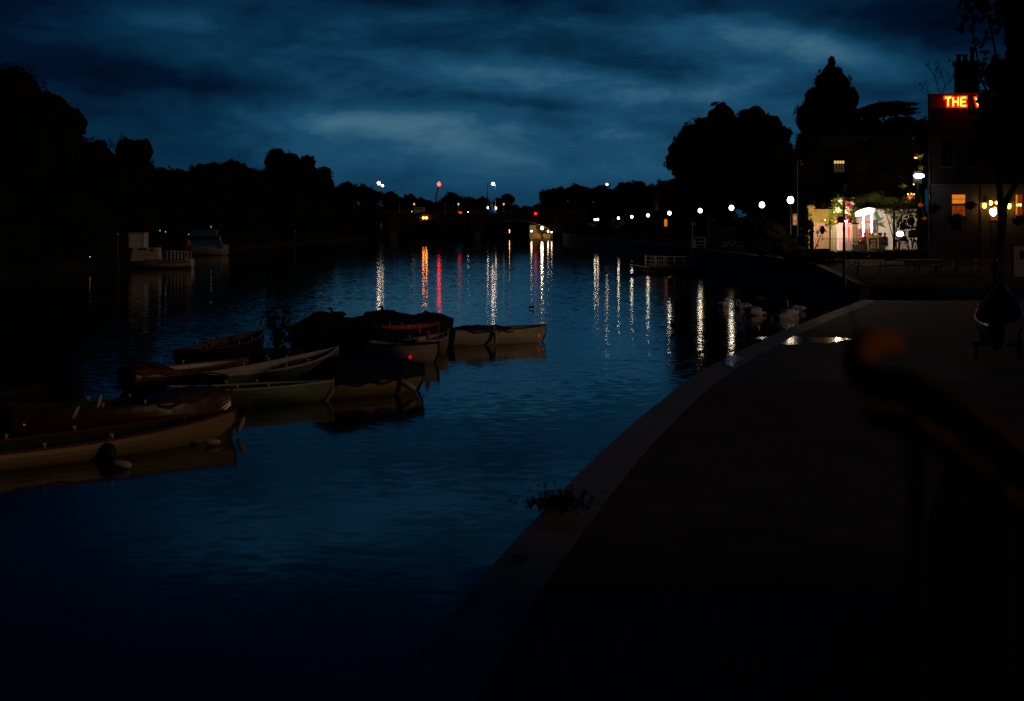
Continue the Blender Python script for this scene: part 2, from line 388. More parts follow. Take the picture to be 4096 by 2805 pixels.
mat('car_dark', (0.03, 0.03, 0.035), 0.25, 0.1)
glow('globe', (1.0, 0.82, 0.60), 14)
glow('street_head', (1.0, 0.74, 0.56), 16)
glow('street_head_small', (1.0, 0.70, 0.50), 10)
glow('beacon_red', (1.0, 0.02, 0.02), 16)
glow('nav_amber', (1.0, 0.24, 0.03), 28)
glow('tail_red', (1.0, 0.02, 0.01), 3)
glow('head_white', (0.95, 0.97, 1.0), 14)
glow('bridge_lantern', (1.0, 0.66, 0.22), 0.9)
glow('window_orange', (1.0, 0.27, 0.02), 0.85, .5)
glow('window_deep', (1.0, 0.16, 0.01), 0.28, .9)
glow('window_gold', (1.0, 0.62, 0.16), 0.9)
glow('window_dim', (0.9, 0.7, 0.4), 0.03)
glow('lantern_amber', (1.0, 0.48, 0.06), 9)
glow('bulb_warm', (1.0, 0.45, 0.08), 10)
glow('flood_white', (0.92, 0.95, 1.0), 16)
glow('strip_white', (1.0, 0.93, 0.88), 15)
glow('neon_yellow', (1.0, 0.50, 0.04), 5)
glow('neon_red', (1.0, 0.012, 0.0), 2.6)
glow('speck', (1.0, 0.72, 0.45), 1.2)
glow('red_strip', (1.0, 0.06, 0.03), 2.2)

# ------------------------------------------------------------------ setting
NEAR, FARW = -60, 6000
mb = MB(); mb.add([(-4000, NEAR, 0), (4000, NEAR, 0), (4000, FARW, 0), (-4000, FARW, 0)], [(0, 1, 2, 3)])
struct(mb.build('river_water', 'water'))
EDGE = [(-7.0, -25.0), (-3.2, 0.0), (-1.5, 6.0)] + [tuple(at(px, py, 1.2)[:2]) for px, py in
        [(1586, 2750), (1903, 2344), (2150, 2071), (2400, 1815), (2600, 1640), (2787, 1500), (2955, 1410), (3100, 1341), (3261, 1275), (3451, 1202)]]
def smooth_line(pts, n=6):
    out = []
    for i in range(len(pts) - 1):
        p0, p1, p2, p3 = [Vector(pts[max(0, min(len(pts) - 1, j))]) for j in (i - 1, i, i + 1, i + 2)]
        for k in range(n):
            t = k / n; out.append(0.5 * ((2 * p1) + (p2 - p0) * t + (2 * p0 - 5 * p1 + 4 * p2 - p3) * t * t + (3 * p1 - p0 - 3 * p2 + p3) * t ** 3))
    out.append(Vector(pts[-1])); return out
EL = smooth_line(EDGE, 5)
def offset(line, d):
    out = []
    for i, p_ in enumerate(line):
        t = (line[min(i + 1, len(line) - 1)] - line[max(i - 1, 0)]).normalized()
        out.append(p_ + Vector((t.y, -t.x)) * d)
    return out
INN = offset(EL, 0.6); INN[-1] = Vector((INN[-1].x, EL[-1].y))
LIP = offset(EL, 0.04)
mb = MB()
N = len(EL)
JN = min(range(N), key=lambda i: abs(INN[i].y - 29.5))
mb.add([(p_.x, p_.y, 1.2) for p_ in INN[JN:]] + [(95, p_.y, 1.2) for p_ in INN[JN:]], [(i, i + N - JN, i + N - JN + 1, i + 1) for i in range(N - JN - 1)])
struct(mb.build('quay_paving', 'slabs'))
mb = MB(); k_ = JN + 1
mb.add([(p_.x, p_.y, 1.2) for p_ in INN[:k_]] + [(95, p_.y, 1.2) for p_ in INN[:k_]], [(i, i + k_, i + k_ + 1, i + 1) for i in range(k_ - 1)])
struct(mb.build('shaded_tarmac_path', 'shaded_tarmac'))  # nearer paving, toned darker than the slabs to carry the foreground shade
mb = MB(); mb.box(((INN[JN].x + 60) / 2 + .1, INN[JN].y, 1.17), (60 - INN[JN].x, .28, .068), bev=.01); struct(mb.build('threshold_kerb', 'shaded_tarmac'))
mb = MB()   # the coping: raised 12 cm kerb of long stones
prof_lines = [(LIP, -1.0), (LIP, 1.02), (EL, 1.04), (EL, 1.21), (LIP, 1.24), (INN, 1.206), (INN, 1.15)]
for L_, z in prof_lines: mb.v += [(p_.x, p_.y, z) for p_ in L_]
for j in range(len(prof_lines) - 1):
    for i in range(N - 1): mb.f.append((j * N + i, j * N + i + 1, (j + 1) * N + i + 1, (j + 1) * N + i)); mb.mi.append(0)
mb.f.append(tuple(j * N + N - 1 for j in range(len(prof_lines)))); mb.mi.append(0)
struct(mb.build('quay_kerb', 'coping_stone'))
# slipway and rising ground beyond the quay
mb = MB(); y0, y1 = EL[-1].y, 77.0
mb.add([(14, y0, -.4), (14, y1, -.4), (30, y1, 1.15), (30, y0, 1.15), (95, y0, 1.2), (95, y1, 1.2)], [(0, 3, 2, 1), (3, 4, 5, 2)])
struct(mb.build('slipway_ground', 'asphalt'))
mb = MB(); mb.add([(EL[-1].x, y0, -.5), (30, y0, -.5), (30, y0, 1.2), (EL[-1].x, y0, 1.2)], [(3, 2, 1, 0)])
struct(mb.build('quay_end_wall', 'wall_stone_front'))
def bankx(y):    # the right-hand river wall
    return 19.2 if y < 300 else 19.2 + (y - 300) * 0.006
rows = [77, 82, 88, 93, 100, 115, 130, 150, 180, 220, 280, 350, 430, 520, 600, 700, 900, 1400, 3000]
def rz_(x, y):
    base = 1.2 + (2.2 - 1.2) * min(1, max(0, (y - 77) / 14))
    return base + max(0, min(1, (x - 26) / 10)) * 0.35 * min(1, max(0, (y - 90) / 15)) + max(0, (x - 60)) * 0.04
xs_off = [0, 2, 4, 7, 10, 14, 20, 40, 90, 250, 1500]
mb = MB()
for y in rows:
    for xo in xs_off:
        x = bankx(y) + xo; mb.v.append((x, y, rz_(x, y)))
nx_ = len(xs_off)
for j in range(len(rows) - 1):
    for i in range(nx_ - 1): mb.f.append((j * nx_ + i, j * nx_ + i + 1, (j + 1) * nx_ + i + 1, (j + 1) * nx_ + i)); mb.mi.append(0)
struct(mb.build('promenade_ground', 'gravel_path'))
mb = MB()
for y in rows[:-3]:
    x = bankx(y); z = rz_(x, y)
    mb.v += [(x - .5, y, -.6), (x - .35, y, z + .10), (x + .12, y, z + .10), (x + .12, y, z - .4)]
for j in range(len(rows) - 4):
    for k in range(3): mb.f.append((j * 4 + k, j * 4 + 4 + k, j * 4 + 5 + k, j * 4 + k + 1)); mb.mi.append(0)
mb.f.append((0, 1, 2, 3)); mb.mi.append(0)
struct(mb.build('river_wall', 'wall_stone'))
# left bank
LB = [(-34, -60), (-38, 20), (-40, 70), (-42, 125), (-44, 160), (-52, 230), (-58, 320), (-60, 430), (-57, 590), (-60, 900), (-64, 3000)]
mb = MB()
offs = [(0, -.5), (-1.5, .5), (-4, 1.3), (-12, 1.9), (-60, 2.6), (-1500, 12)]
for (x, y) in LB:
    for o_, z in offs: mb.v.append((x + o_, y, z + .15 * noise.noise(Vector((x + o_, y * .1, 0)))))
for j in range(len(LB) - 1):
    for i in range(5): a = j * 6 + i; mb.f.append((a, a + 6, a + 7, a + 1)); mb.mi.append(0)
struct(mb.build('left_bank_ground', 'earth'))
# ground on the far side of the bridge bends across the river
mb = MB(); mb.add([(-500, 1000, -.3), (500, 1000, -.3), (500, 1010, 2.0), (-500, 1010, 2.0), (4000, 5900, 14), (-4000, 5900, 14)], [(0, 1, 2, 3), (3, 2, 4, 5)])
struct(mb.build('far_bank_ground', 'earth'))
# upper terrace the photographer stands on
mb = MB()
mb.prism([(-2.6, -20), (-2.6, 3.9), (0.9, 3.9), (3.2, 10.4), (40, 10.4), (40, -20)], 1.0, 2.8, 'xy')
struct(mb.build('upper_terrace_ground', 'asphalt'))
# pavement kerb in red tarmac in front of the pub
mb = MB(); a_ = atd(3668, 1046, 84); c_ = atd(3800, 1046, 84)
mb.box(((25.0 + 36) / 2, 90.6, 2.2), (11, .5, .30), bev=.02)
struct(mb.build('pavement_kerb', 'road_red'))
# puddle
pc = at(3205, 1360, 1.2); mb = MB(); ring = []
for k in range(40):
    a = 2 * PI * k / 40; rr_ = (1 + .22 * math.sin(3 * a + 1)) * .8 + .13 * math.sin(5 * a) + .07 * math.sin(9 * a)
    ring.append((pc.x + 1.55 * rr_ * math.cos(a), pc.y + 1.7 * rr_ * math.sin(a), 1.206))
mb.add(ring, [tuple(range(40))]); struct(mb.build('puddle_water', 'puddle'))
pc2 = at(2930, 1442, 1.24)
mb = MB(); mb.add([(pc2.x + .55 * (1 + .3 * math.sin(3 * a)) * math.cos(a) * .4 + math.sin(a) * .3, pc2.y + 1.3 * (1 + .2 * math.sin(4 * a)) * math.sin(a), 1.245) for a in [2 * PI * k / 30 for k in range(30)]], [tuple(range(30))])
struct(mb.build('wet_patch_water', 'puddle'))

# ------------------------------------------------------------------ trees
def crown_mesh(lobes, Yd, leaf_px, dens, core=0.86, base=None):
    """lobes are (px, py, rx, ry) as seen in the photograph, at distance Yd; each becomes an ellipsoid of the crown"""
    mb = MB(); sc_ = Yd / F; ls = leaf_px * sc_
    for lb in lobes:
        px, py, rx, ry = lb[:4]; cf = lb[4] if len(lb) > 4 else core
        dy = lb[5] if len(lb) > 5 else 0.0
        c = atd(px, py, Yd + dy)
        r = Vector((rx * sc_, (rx + ry) / 2 * sc_ * .8, ry * sc_))
        if base: c -= base
        if cf > 0: mb.ball(c, r * cf, 16, 10, jit=.16)
        area = (rx * ry) ** .5 * 2 * PI * max(rx, ry)
        cnt = int(min(2600, dens * area / (leaf_px ** 2)))
        offs_ = [R.uniform(.84, 1.1) for _ in range(400)]
        clumps = [Vector((R.gauss(0, 1), R.gauss(0, 1), R.gauss(0, 1) * .9 + .1)).normalized() for _ in range(max(10, int(cnt / 26)))]
        for i in range(cnt):
            d = clumps[i % len(clumps)]
            d2 = (d + Vector((R.gauss(0, .11), R.gauss(0, .11), R.gauss(0, .11)))).normalized()
            k = R.uniform(.86, 1.04) + .13 * noise.noise(d * 2.6 + c * .3) + (.12 if i % 7 == 0 else 0) * R.random()
            k *= offs_[(i % len(clumps)) % 400]
            mb.leaf(c + Vector((d2.x * r.x, d2.y * r.y, d2.z * r.z)) * k, ls)
    return mb
def tree(name, label, Yd, lobes, leaf_px=13, dens=1.9, gz=1.5, trunk=None, group=None, leafmat='leaf_dark', core=.84, tr=.35, cat='tree'):
    px = trunk if trunk is not None else sum(l[0] for l in lobes) / len(lobes)
    b0 = Vector(((px - 2048) / F * Yd, Yd, gz))
    t = thing(name, label, cat, b0, 0, group)
    crown_mesh(lobes, Yd, leaf_px, dens, core, b0).build('crown', leafmat, t)
    mb = MB(); top = sorted(lobes, key=lambda l: l[1])[0]; tc_ = atd(top[0], top[1], Yd) - b0
    H = max(2.0, tc_.z)
    mb.tube([(0, 0, -.4), (0, 0, .3), (tc_.x * .15, 0, H * .35), (tc_.x * .5, .1, H * .7), (tc_.x, .1, H)], [tr * 1.6, tr * 1.1, tr * .8, tr * .5, tr * .2], 8)
    for l in lobes[:7]:
        c = atd(l[0], l[1], Yd) - b0
        if c.z > 1: mb.tube([(tc_.x * .15, 0, min(H * .35, c.z * .5)), (c.x * .5, c.y * .4, c.z * .72), c], [tr * .45, tr * .3, tr * .12], 6)
    mb.build('trunk', 'bark', t)
    return t
GL, GR, GF = 'trees along the left bank', 'trees behind the promenade', 'trees beyond the bridge'
tree('broadleaf_tree', 'tallest black tree at the left edge, bulging over the river with domed top', 140,
     [(50, 410, 150, 158), (185, 455, 95, 100), (292, 495, 68, 70), (235, 590, 110, 120), (60, 640, 240, 210), (-120, 420, 150, 150), (120, 860, 260, 170), (-160, 700, 200, 260)], 14, group=GL, tr=.8, gz=1.9)
tree('broadleaf_tree', 'twin-topped bushy tree right of the tallest left-hand tree', 185,
     [(385, 640, 85, 92), (515, 620, 62, 80), (575, 610, 45, 62), (455, 745, 150, 140), (560, 730, 75, 110), (400, 890, 160, 100), (300, 720, 70, 90), (330, 620, 40, 50)], 12, group=GL, tr=.5, gz=1.9)
tree('broadleaf_tree', 'low rounded tree in the dip between the twin-topped and the long level tree', 225, [(650, 735, 70, 72), (720, 740, 70, 78), (660, 840, 120, 100)], 12, group=GL, gz=1.9)
tree('broadleaf_tree', 'level-topped tree above the cream cabin cruiser stern', 262, [(800, 730, 70, 82), (860, 720, 70, 80), (810, 850, 120, 100), (880, 790, 60, 60), (760, 800, 60, 50)], 12, group=GL, gz=1.9)
tree('broadleaf_tree', 'rounded tree with a small peak behind the blue-topped cruiser', 312, [(935, 710, 75, 78), (1000, 740, 70, 80), (955, 850, 120, 90), (1050, 780, 60, 60), (970, 790, 80, 50)], 12, group=GL, gz=1.9)
tree('broadleaf_tree', 'tall ragged tree standing highest in the middle of the left bank', 390,
     [(1110, 650, 62, 62), (1165, 655, 45, 50), (1190, 705, 60, 75), (1095, 740, 90, 80), (1150, 850, 130, 110)], 11, group=GL, gz=1.9, tr=.6)
tree('broadleaf_tree', 'slender feathery tree on the right shoulder of the tall ragged one', 445, [(1230, 660, 36, 45), (1250, 730, 55, 70), (1250, 850, 80, 90)], 10, group=GL, gz=1.9)
tree('broadleaf_tree', 'short spiky tree ending the high part of the left treeline', 485, [(1300, 700, 30, 38), (1305, 760, 42, 60), (1310, 860, 70, 80)], 10, group=GL, gz=1.9)
tree('broadleaf_tree', 'dark tree left of the twin street lights on the skyline', 545, [(1390, 765, 52, 42), (1350, 800, 45, 50), (1380, 860, 80, 80)], 9, group=GL, gz=1.9)
tree('broadleaf_tree', 'small tree crown directly beneath the small left street light', 566, [(1450, 775, 45, 42), (1490, 790, 42, 36), (1460, 870, 80, 70)], 8, group=GL, gz=1.9)
tree('broadleaf_tree', 'sloping tree just right of the bright street light on the left bank', 700, [(1560, 800, 46, 38), (1600, 820, 34, 36), (1560, 870, 70, 60)], 8, group=GL, gz=1.9)
tree('broadleaf_tree', 'round-crowned tree left of the crane behind the bridge', 700, [(1640, 800, 32, 27), (1680, 815, 36, 28), (1660, 850, 60, 50)], 7, group=GF, gz=2, tr=.3)
tree('broadleaf_tree', 'low tree on the skyline under the crane jib', 720, [(1715, 820, 34, 22), (1750, 825, 30, 20), (1720, 860, 60, 40)], 7, group=GF, gz=2, tr=.3)
tree('broadleaf_tree', 'broad tree rising just right of the crane', 700, [(1805, 795, 38, 28), (1785, 815, 32, 28), (1835, 810, 30, 28), (1800, 860, 60, 40)], 7, group=GF, gz=2, tr=.3)
tree('broadleaf_tree', 'long flat treetop between the crane and the dark mast', 720, [(1880, 815, 45, 30), (1930, 815, 40, 30), (1900, 860, 70, 40)], 7, group=GF, gz=2, tr=.3)
tree('broadleaf_tree', 'dome-shaped tree beside the bright lamp over mid bridge', 690, [(2030, 800, 32, 30), (1995, 815, 28, 26), (2025, 855, 50, 40)], 7, group=GF, gz=2, tr=.3)
tree('broadleaf_tree', 'little tree at the low point of the skyline', 740, [(2062, 835, 18, 20), (2105, 840, 28, 20), (2085, 865, 50, 30)], 7, group=GF, gz=2, tr=.25)
tree('broadleaf_tree', 'small tree at the foot of the right-hand treeline', 730, [(2150, 835, 26, 22), (2180, 830, 22, 30), (2140, 865, 50, 35)], 7, group=GF, gz=2, tr=.25)
tree('broadleaf_tree', 'first high tree of the right bank beyond the bridge end', 720, [(2185, 790, 34, 36), (2235, 785, 46, 42), (2215, 850, 70, 60)], 8, group=GR, gz=2)
tree('broadleaf_tree', 'humped tree behind the farthest globe lamps', 640, [(2300, 775, 50, 42), (2340, 785, 40, 45), (2310, 850, 80, 70)], 8, group=GR, gz=2.2)
tree('broadleaf_tree', 'tree with one small house light in its top', 500, [(2410, 780, 52, 44), (2460, 790, 40, 46), (2420, 850, 90, 60)], 8, group=GR, gz=2.2)
tree('broadleaf_tree', 'spreading level tree over the middle globe lamps', 400, [(2505, 768, 52, 48), (2555, 760, 36, 46), (2530, 840, 80, 70)], 9, group=GR, gz=2.2)
tree('broadleaf_tree', 'bushy tree in front of the pitched roof', 345, [(2600, 778, 36, 42), (2650, 765, 38, 46), (2620, 840, 80, 70)], 9, group=GR, gz=2.2)
tree('broadleaf_tree', 'left of the two great rounded trees, with ragged lobes hanging over the lamps', 195,
     [(2885, 468, 62, 58), (2830, 520, 72, 66), (2760, 570, 66, 78), (2712, 610, 46, 58), (2690, 648, 36, 40), (2715, 680, 34, 40), (2830, 660, 120, 120), (2930, 560, 90, 110), (2820, 790, 130, 70), (2745, 740, 60, 60), (2940, 720, 100, 120), (2850, 850, 110, 60)], 13, group=GR, gz=2.2, tr=.7, trunk=2905)
tree('broadleaf_tree', 'right of the two great rounded trees, touching the tall conifer', 190,
     [(3010, 478, 70, 58), (3075, 510, 66, 60), (3125, 545, 46, 48), (3145, 600, 30, 40), (2985, 560, 90, 100), (3070, 640, 100, 120), (3030, 780, 140, 80), (3130, 700, 80, 130), (3090, 850, 110, 60), (3170, 800, 60, 90)], 13, group=GR, gz=2.3, tr=.7)
con = [(3327, 250, 17, 30), (3318, 290, 32, 40), (3350, 300, 26, 36), (3300, 330, 46, 52), (3368, 345, 36, 56), (3275, 395, 62, 60), (3345, 400, 60, 70), (3398, 400, 44, 60),
       (3245, 480, 68, 80), (3330, 500, 90, 100), (3405, 480, 40, 70), (3260, 600, 90, 110), (3370, 620, 90, 110)]
tree('conifer_tree', 'very tall pointed conifer on the right skyline', 150, con, 10, 1.5, group=GR, gz=2.6, tr=.7, cat='conifer')
ced = [(3480, 455, 60, 34), (3530, 432, 66, 26), (3590, 418, 68, 15), (3640, 416, 36, 8, .9, 1), (3560, 445, 90, 22), (3635, 436, 44, 8, .9, -1), (3620, 452, 60, 9), (3480, 540, 90, 80), (3590, 520, 90, 60), (3640, 500, 40, 40), (3560, 620, 110, 90)]
tree('cedar_tree', 'flat-layered cedar with shelf-like boughs reaching towards the red sign', 140, ced, 9, 1.5, group=GR, gz=2.6, tr=.5, cat='cedar')
tree('broadleaf_tree', 'dark tree filling the gap beside the pub wall under the cedar', 132, [(3690, 520, 42, 50), (3700, 600, 60, 80), (3680, 700, 60, 80)], 11, group=GR, gz=2.6)
tree('broadleaf_tree', 'dark tree standing before the unlit brick house, right of its bright window', 124, [(3440, 640, 52, 90), (3520, 600, 70, 80), (3600, 620, 80, 90), (3660, 680, 50, 70), (3560, 720, 110, 60), (3450, 730, 60, 50)], 11, group=GR, gz=2.6)
tree('broadleaf_tree', 'dark tree standing left of the bright window, behind the tall mast', 128, [(3250, 660, 66, 110), (3230, 770, 80, 70), (3180, 700, 60, 110), (3345, 770, 100, 60)], 11, group=GR, gz=2.6)
# shrubs and hedges lit by the globe lamps
SH = 'shrubs beside the globe lamps'
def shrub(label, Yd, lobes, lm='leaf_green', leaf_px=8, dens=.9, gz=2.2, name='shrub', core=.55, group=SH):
    px = sum(l[0] for l in lobes) / len(lobes); b0 = Vector(((px - 2048) / F * Yd, Yd, gz))
    t = thing(name, label, 'shrub', b0, 0, group)
    crown_mesh(lobes, Yd, leaf_px, dens, core, b0).build('crown', lm, t)
    mb = MB()
    for l in lobes:
        c = atd(l[0], l[1], Yd) - b0; mb.tube([(R.uniform(-.1, .1), 0, -.1), (c.x * .5, c.y * .5, c.z * .5), c], [.05, .035, .015], 5)
    mb.build('stem', 'twig', t); return t
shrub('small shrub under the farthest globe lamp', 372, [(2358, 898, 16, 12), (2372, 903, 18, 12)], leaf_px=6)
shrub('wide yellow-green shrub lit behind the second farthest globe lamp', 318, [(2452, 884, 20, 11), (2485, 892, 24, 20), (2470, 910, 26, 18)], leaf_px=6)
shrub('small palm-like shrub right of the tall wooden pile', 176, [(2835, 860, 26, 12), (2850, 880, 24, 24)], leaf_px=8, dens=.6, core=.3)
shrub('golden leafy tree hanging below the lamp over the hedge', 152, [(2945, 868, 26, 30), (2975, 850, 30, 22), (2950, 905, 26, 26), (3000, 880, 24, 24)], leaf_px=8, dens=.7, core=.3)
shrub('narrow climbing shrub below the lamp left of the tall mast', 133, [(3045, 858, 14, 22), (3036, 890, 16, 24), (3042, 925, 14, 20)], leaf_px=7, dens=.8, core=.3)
shrub('clipped hedge beyond the gangway, lit along its top', 150, [(2870, 935, 40, 26), (2920, 935, 42, 26), (2895, 960, 60, 22)], name='hedge', leaf_px=6, dens=1.3, core=.9)
shrub('dark bush in front of the yellow garden wall', 98, [(3240, 900, 40, 50), (3215, 960, 60, 50), (3290, 920, 26, 40)], leaf_px=10, dens=.7, core=.4, gz=2.4, group='dark bushes on the bank')
shrub('big black bush on the bank between mast and garden wall', 104, [(3090, 930, 70, 50), (3150, 985, 90, 50), (3040, 985, 70, 40)], 'leaf_dark', leaf_px=11, dens=.9, core=.8, gz=2.2, group='dark bushes on the bank')
shrub('low black bush behind the railed gangway', 165, [(2700, 935, 60, 24), (2640, 955, 50, 16), (2750, 955, 60, 24)], 'leaf_dark', leaf_px=9, dens=.9, core=.8, group='dark bushes on the bank')
shrub('dim shrub over the wall behind the white kiosk', 116, [(3490, 790, 60, 30), (3560, 805, 60, 28), (3440, 800, 40, 30), (3620, 815, 50, 24)], leaf_px=9, dens=.8, core=.7, gz=2.6, group='shrubs behind the garden walls')
shrub('dim shrub over the yellow wall pillar', 124, [(3250, 812, 30, 22), (3290, 822, 26, 18)], leaf_px=9, dens=.7, core=.5, gz=2.6, group='shrubs behind the garden walls')

# continuous low growth along both banks
mb = MB()
for i in range(5200):
    k = R.random() ** 1.6; y = 65 + k * 520
    for j in range(len(LB) - 1):
        if LB[j][1] <= y <= LB[j + 1][1]:
            x = LB[j][0] + (LB[j + 1][0] - LB[j][0]) * (y - LB[j][1]) / (LB[j + 1][1] - LB[j][1])
    h = R.random(); o_ = R.uniform(1.0, 8)
    mb.leaf(Vector((x - o_, y, .6 + h * (3.4 + o_ * .6) + .8 * noise.noise(Vector((y * .15, 0, 0))))), .55 + y * .0017, .2)
for i in range(34):
    y = 70 + i * 16
    for j in range(len(LB) - 1):
        if LB[j][1] <= y <= LB[j + 1][1]:
            x = LB[j][0] + (LB[j + 1][0] - LB[j][0]) * (y - LB[j][1]) / (LB[j + 1][1] - LB[j][1])
    mb.ball((x - 8, y, 2.0), (5.5, 12, R.uniform(4.5, 7.5)), 14, 8, jit=.2)
tag(mb.build('undergrowth', 'leaf_dark'), 'dark undergrowth along the foot of the left bank', 'undergrowth', kind='stuff')
mb = MB()
for i in range(2600):
    y = 170 + R.random() ** 1.4 * 420; o_ = R.uniform(9, 16)
    mb.leaf(Vector((bankx(y) + o_, y, 2.2 + R.random() * 3.5)), .5 + y * .0017, .2)
for i in range(26):
    y = 175 + i * 16; mb.ball((bankx(y) + 14, y, 2.6), (4.5, 11, R.uniform(2.5, 4)), 14, 8, jit=.2)
tag(mb.build('undergrowth', 'leaf_dark'), 'dark planting behind the far part of the lamplit promenade', 'undergrowth', kind='stuff')
mb = MB()
for i in range(900): mb.leaf(Vector((R.uniform(-190, 190), 640 + R.random() * 20, 2 + R.random() * 4)), 1.6, .2)
for i in range(30): mb.ball((-190 + i * 13, 655, 2.5), (10, 5, R.uniform(3, 5.5)), 14, 8, jit=.2)
for i in range(16): mb.ball((-150 + i * 20, 1025, 3.5), (16, 6, R.uniform(7, 12)), 14, 8, jit=.2)
tag(mb.build('undergrowth', 'leaf_dark'), 'dark growth along the waterside beyond the bridge', 'undergrowth', kind='stuff')

# big plane tree in front of the pub, its leaves overhanging the top right corner
t0 = at(3992, 1142, 1.25); t0 = Vector((t0.x, 77.5, 1.25))
pt = thing('plane_tree', 'large plane tree before the pub, forked trunk and leaves overhanging the top right corner', 'tree', t0)
PL = [(3862, 30, 24, 52, 0), (3868, 100, 32, 52, 0), (3850, -60, 60, 70, 0), (3930, 20, 60, 60, .5), (3960, 60, 40, 22, 0), (3995, 105, 42, 30, 0), (3905, 172, 14, 20, 0), (3929, 168, 12, 20, 0),
      (3965, 138, 30, 20, 0), (4010, 30, 60, 60, .6), (4060, 120, 50, 90, .8), (4100, 60, 90, 120, .85), (4090, 260, 75, 110, .9), (4130, 420, 100, 150, .9), (4060, 200, 40, 60, .8),
      (3945, 212, 22, 10, 0), (3985, 240, 60, 24, .3), (3990, 300, 70, 60, .85), (4030, 470, 80, 120, .9), (3990, 550, 70, 80, .85), (4090, 640, 90, 90, .9), (3975, 640, 30, 30, .3),
      (3905, 330, 40, 40, .4), (3938, 405, 27, 42, 1.02, -1), (3985, 500, 70, 60, .95), (4060, 560, 90, 120, .95), (3960, 600, 60, 50, .9), (3930, 500, 40, 40, .9), (3895, 445, 26, 14, .8, -1), (3960, 470, 40, 50, .7, 0), (4200, 300, 140, 260, .9), (4000, -150, 200, 120, .8), (3832, 112, 10, 8, 0), (3833, 66, 10, 8, 0), (3806, 238, 8, 12, 0)]
crown_mesh(PL, 77.5, 21, 4.0, .8, t0).build('crown', 'leaf_dark', pt)
mb = MB()
def rel(px, py, dy=0): v = atd(px, py, 77.5) - t0; v.y += dy; return v
mb.tube([rel(3998, 1160), rel(3996, 1110), rel(4000, 1010), rel(4008, 930), rel(4010, 860), rel(4003, 800), rel(3996, 730), rel(3998, 600), rel(4000, 420), rel(3990, 250)],
        [.44, .30, .24, .23, .25, .2, .17, .15, .12, .07], 10)
mb.tube([rel(4010, 850), rel(4028, 795), rel(4062, 740), rel(4110, 640), rel(4140, 450)], [.2, .16, .14, .12, .08], 8)
mb.tube([rel(3998, 560), rel(3960, 430, -1), rel(3900, 330, -1), rel(3870, 150, -1), rel(3860, 20, -1)], [.1, .08, .06, .04, .02], 6)
mb.tube([rel(4000, 420), rel(3990, 250), rel(3960, 100), rel(3930, 0)], [.09, .07, .05, .03], 6)
mb.build('trunk', 'bark', pt)
# unseen tree, added so that its canopy darkens the near quay
shade_tree = thing('plane_tree', 'unseen plane tree added on the upper terrace to shade the near quay', 'tree', (17, 5, 2.8))
mb = MB()
for i in range(46):
    c = Vector((R.uniform(-13, 18), R.uniform(2, 27), 0)) - Vector((17, 11, 0)); c.z = 6.2 + max(0, c.y + 11) * .14 + R.uniform(0, 2.5)
    r = Vector((R.uniform(2.5, 3.8), R.uniform(2.5, 3.8), R.uniform(1.2, 1.8))); mb.ball(c, r * .8, 12, 7, jit=.25)
    for _ in range(110):
        d = Vector((R.gauss(0, 1), R.gauss(0, 1), R.gauss(0, 1))).normalized(); mb.leaf(c + Vector((d.x * r.x, d.y * r.y, d.z * r.z)) * R.uniform(.8, 1.05), .38)
mb.build('crown', 'leaf_dark', shade_tree)
mb = MB(); mb.tube([(0, 0, -.2), (0, 0, .6), (-.1, .2, 3.2), (-.4, 1, 6.5), (-1, 3, 9)], [.7, .48, .4, .3, .15], 10)
for e in ((-20, 4, 7.5), (-14, 12, 9), (-4, 12, 9), (-24, -4, 6.8), (-9, -5, 7)): mb.tube([(-.2, .5, 4), (e[0] * .5, e[1] * .5, 6.5 + e[1] * .06), e], [.28, .2, .08], 8)
mb.build('trunk', 'bark', shade_tree)
# bare twiggy tree behind the parapet
t1 = atd(3760, 560, 112); t1.z = 2.6
bt = thing('bare_tree', 'leafless twiggy tree rising behind the pub parapet', 'tree', t1)
mb = MB()
def twig(p, d, l, r, lev):
    e = p + d * l; mb.tube([p, (p + e) / 2 + Vector((R.uniform(-.05, .05), 0, 0)) * l, e], [r, r * .8, r * .6], 5)
    if lev > 0:
        for _ in range(3 if lev > 1 else 4):
            nd = (d + Vector((R.uniform(-.75, .75), R.uniform(-.5, .5), R.uniform(-.15, .5)))).normalized(); twig(e, nd, l * R.uniform(.6, .82), r * .58, lev - 1)
q1 = atd(3762, 392, 112) - t1
mb.tube([(0, 0, -.3), (0, 0, 4), q1], [.22, .16, .07], 8); mb.build('trunk', 'bark', bt)
mb = MB(); twig(q1, Vector((-.25, 0, 1)).normalized(), 1.0, .045, 4); twig(q1, Vector((.35, 0, .9)).normalized(), 0.9, .045, 4); twig(q1 - Vector((0, 0, .6)), Vector((-.8, 0, .7)).normalized(), .9, .04, 4)
mb.build('crown', 'twig', bt)

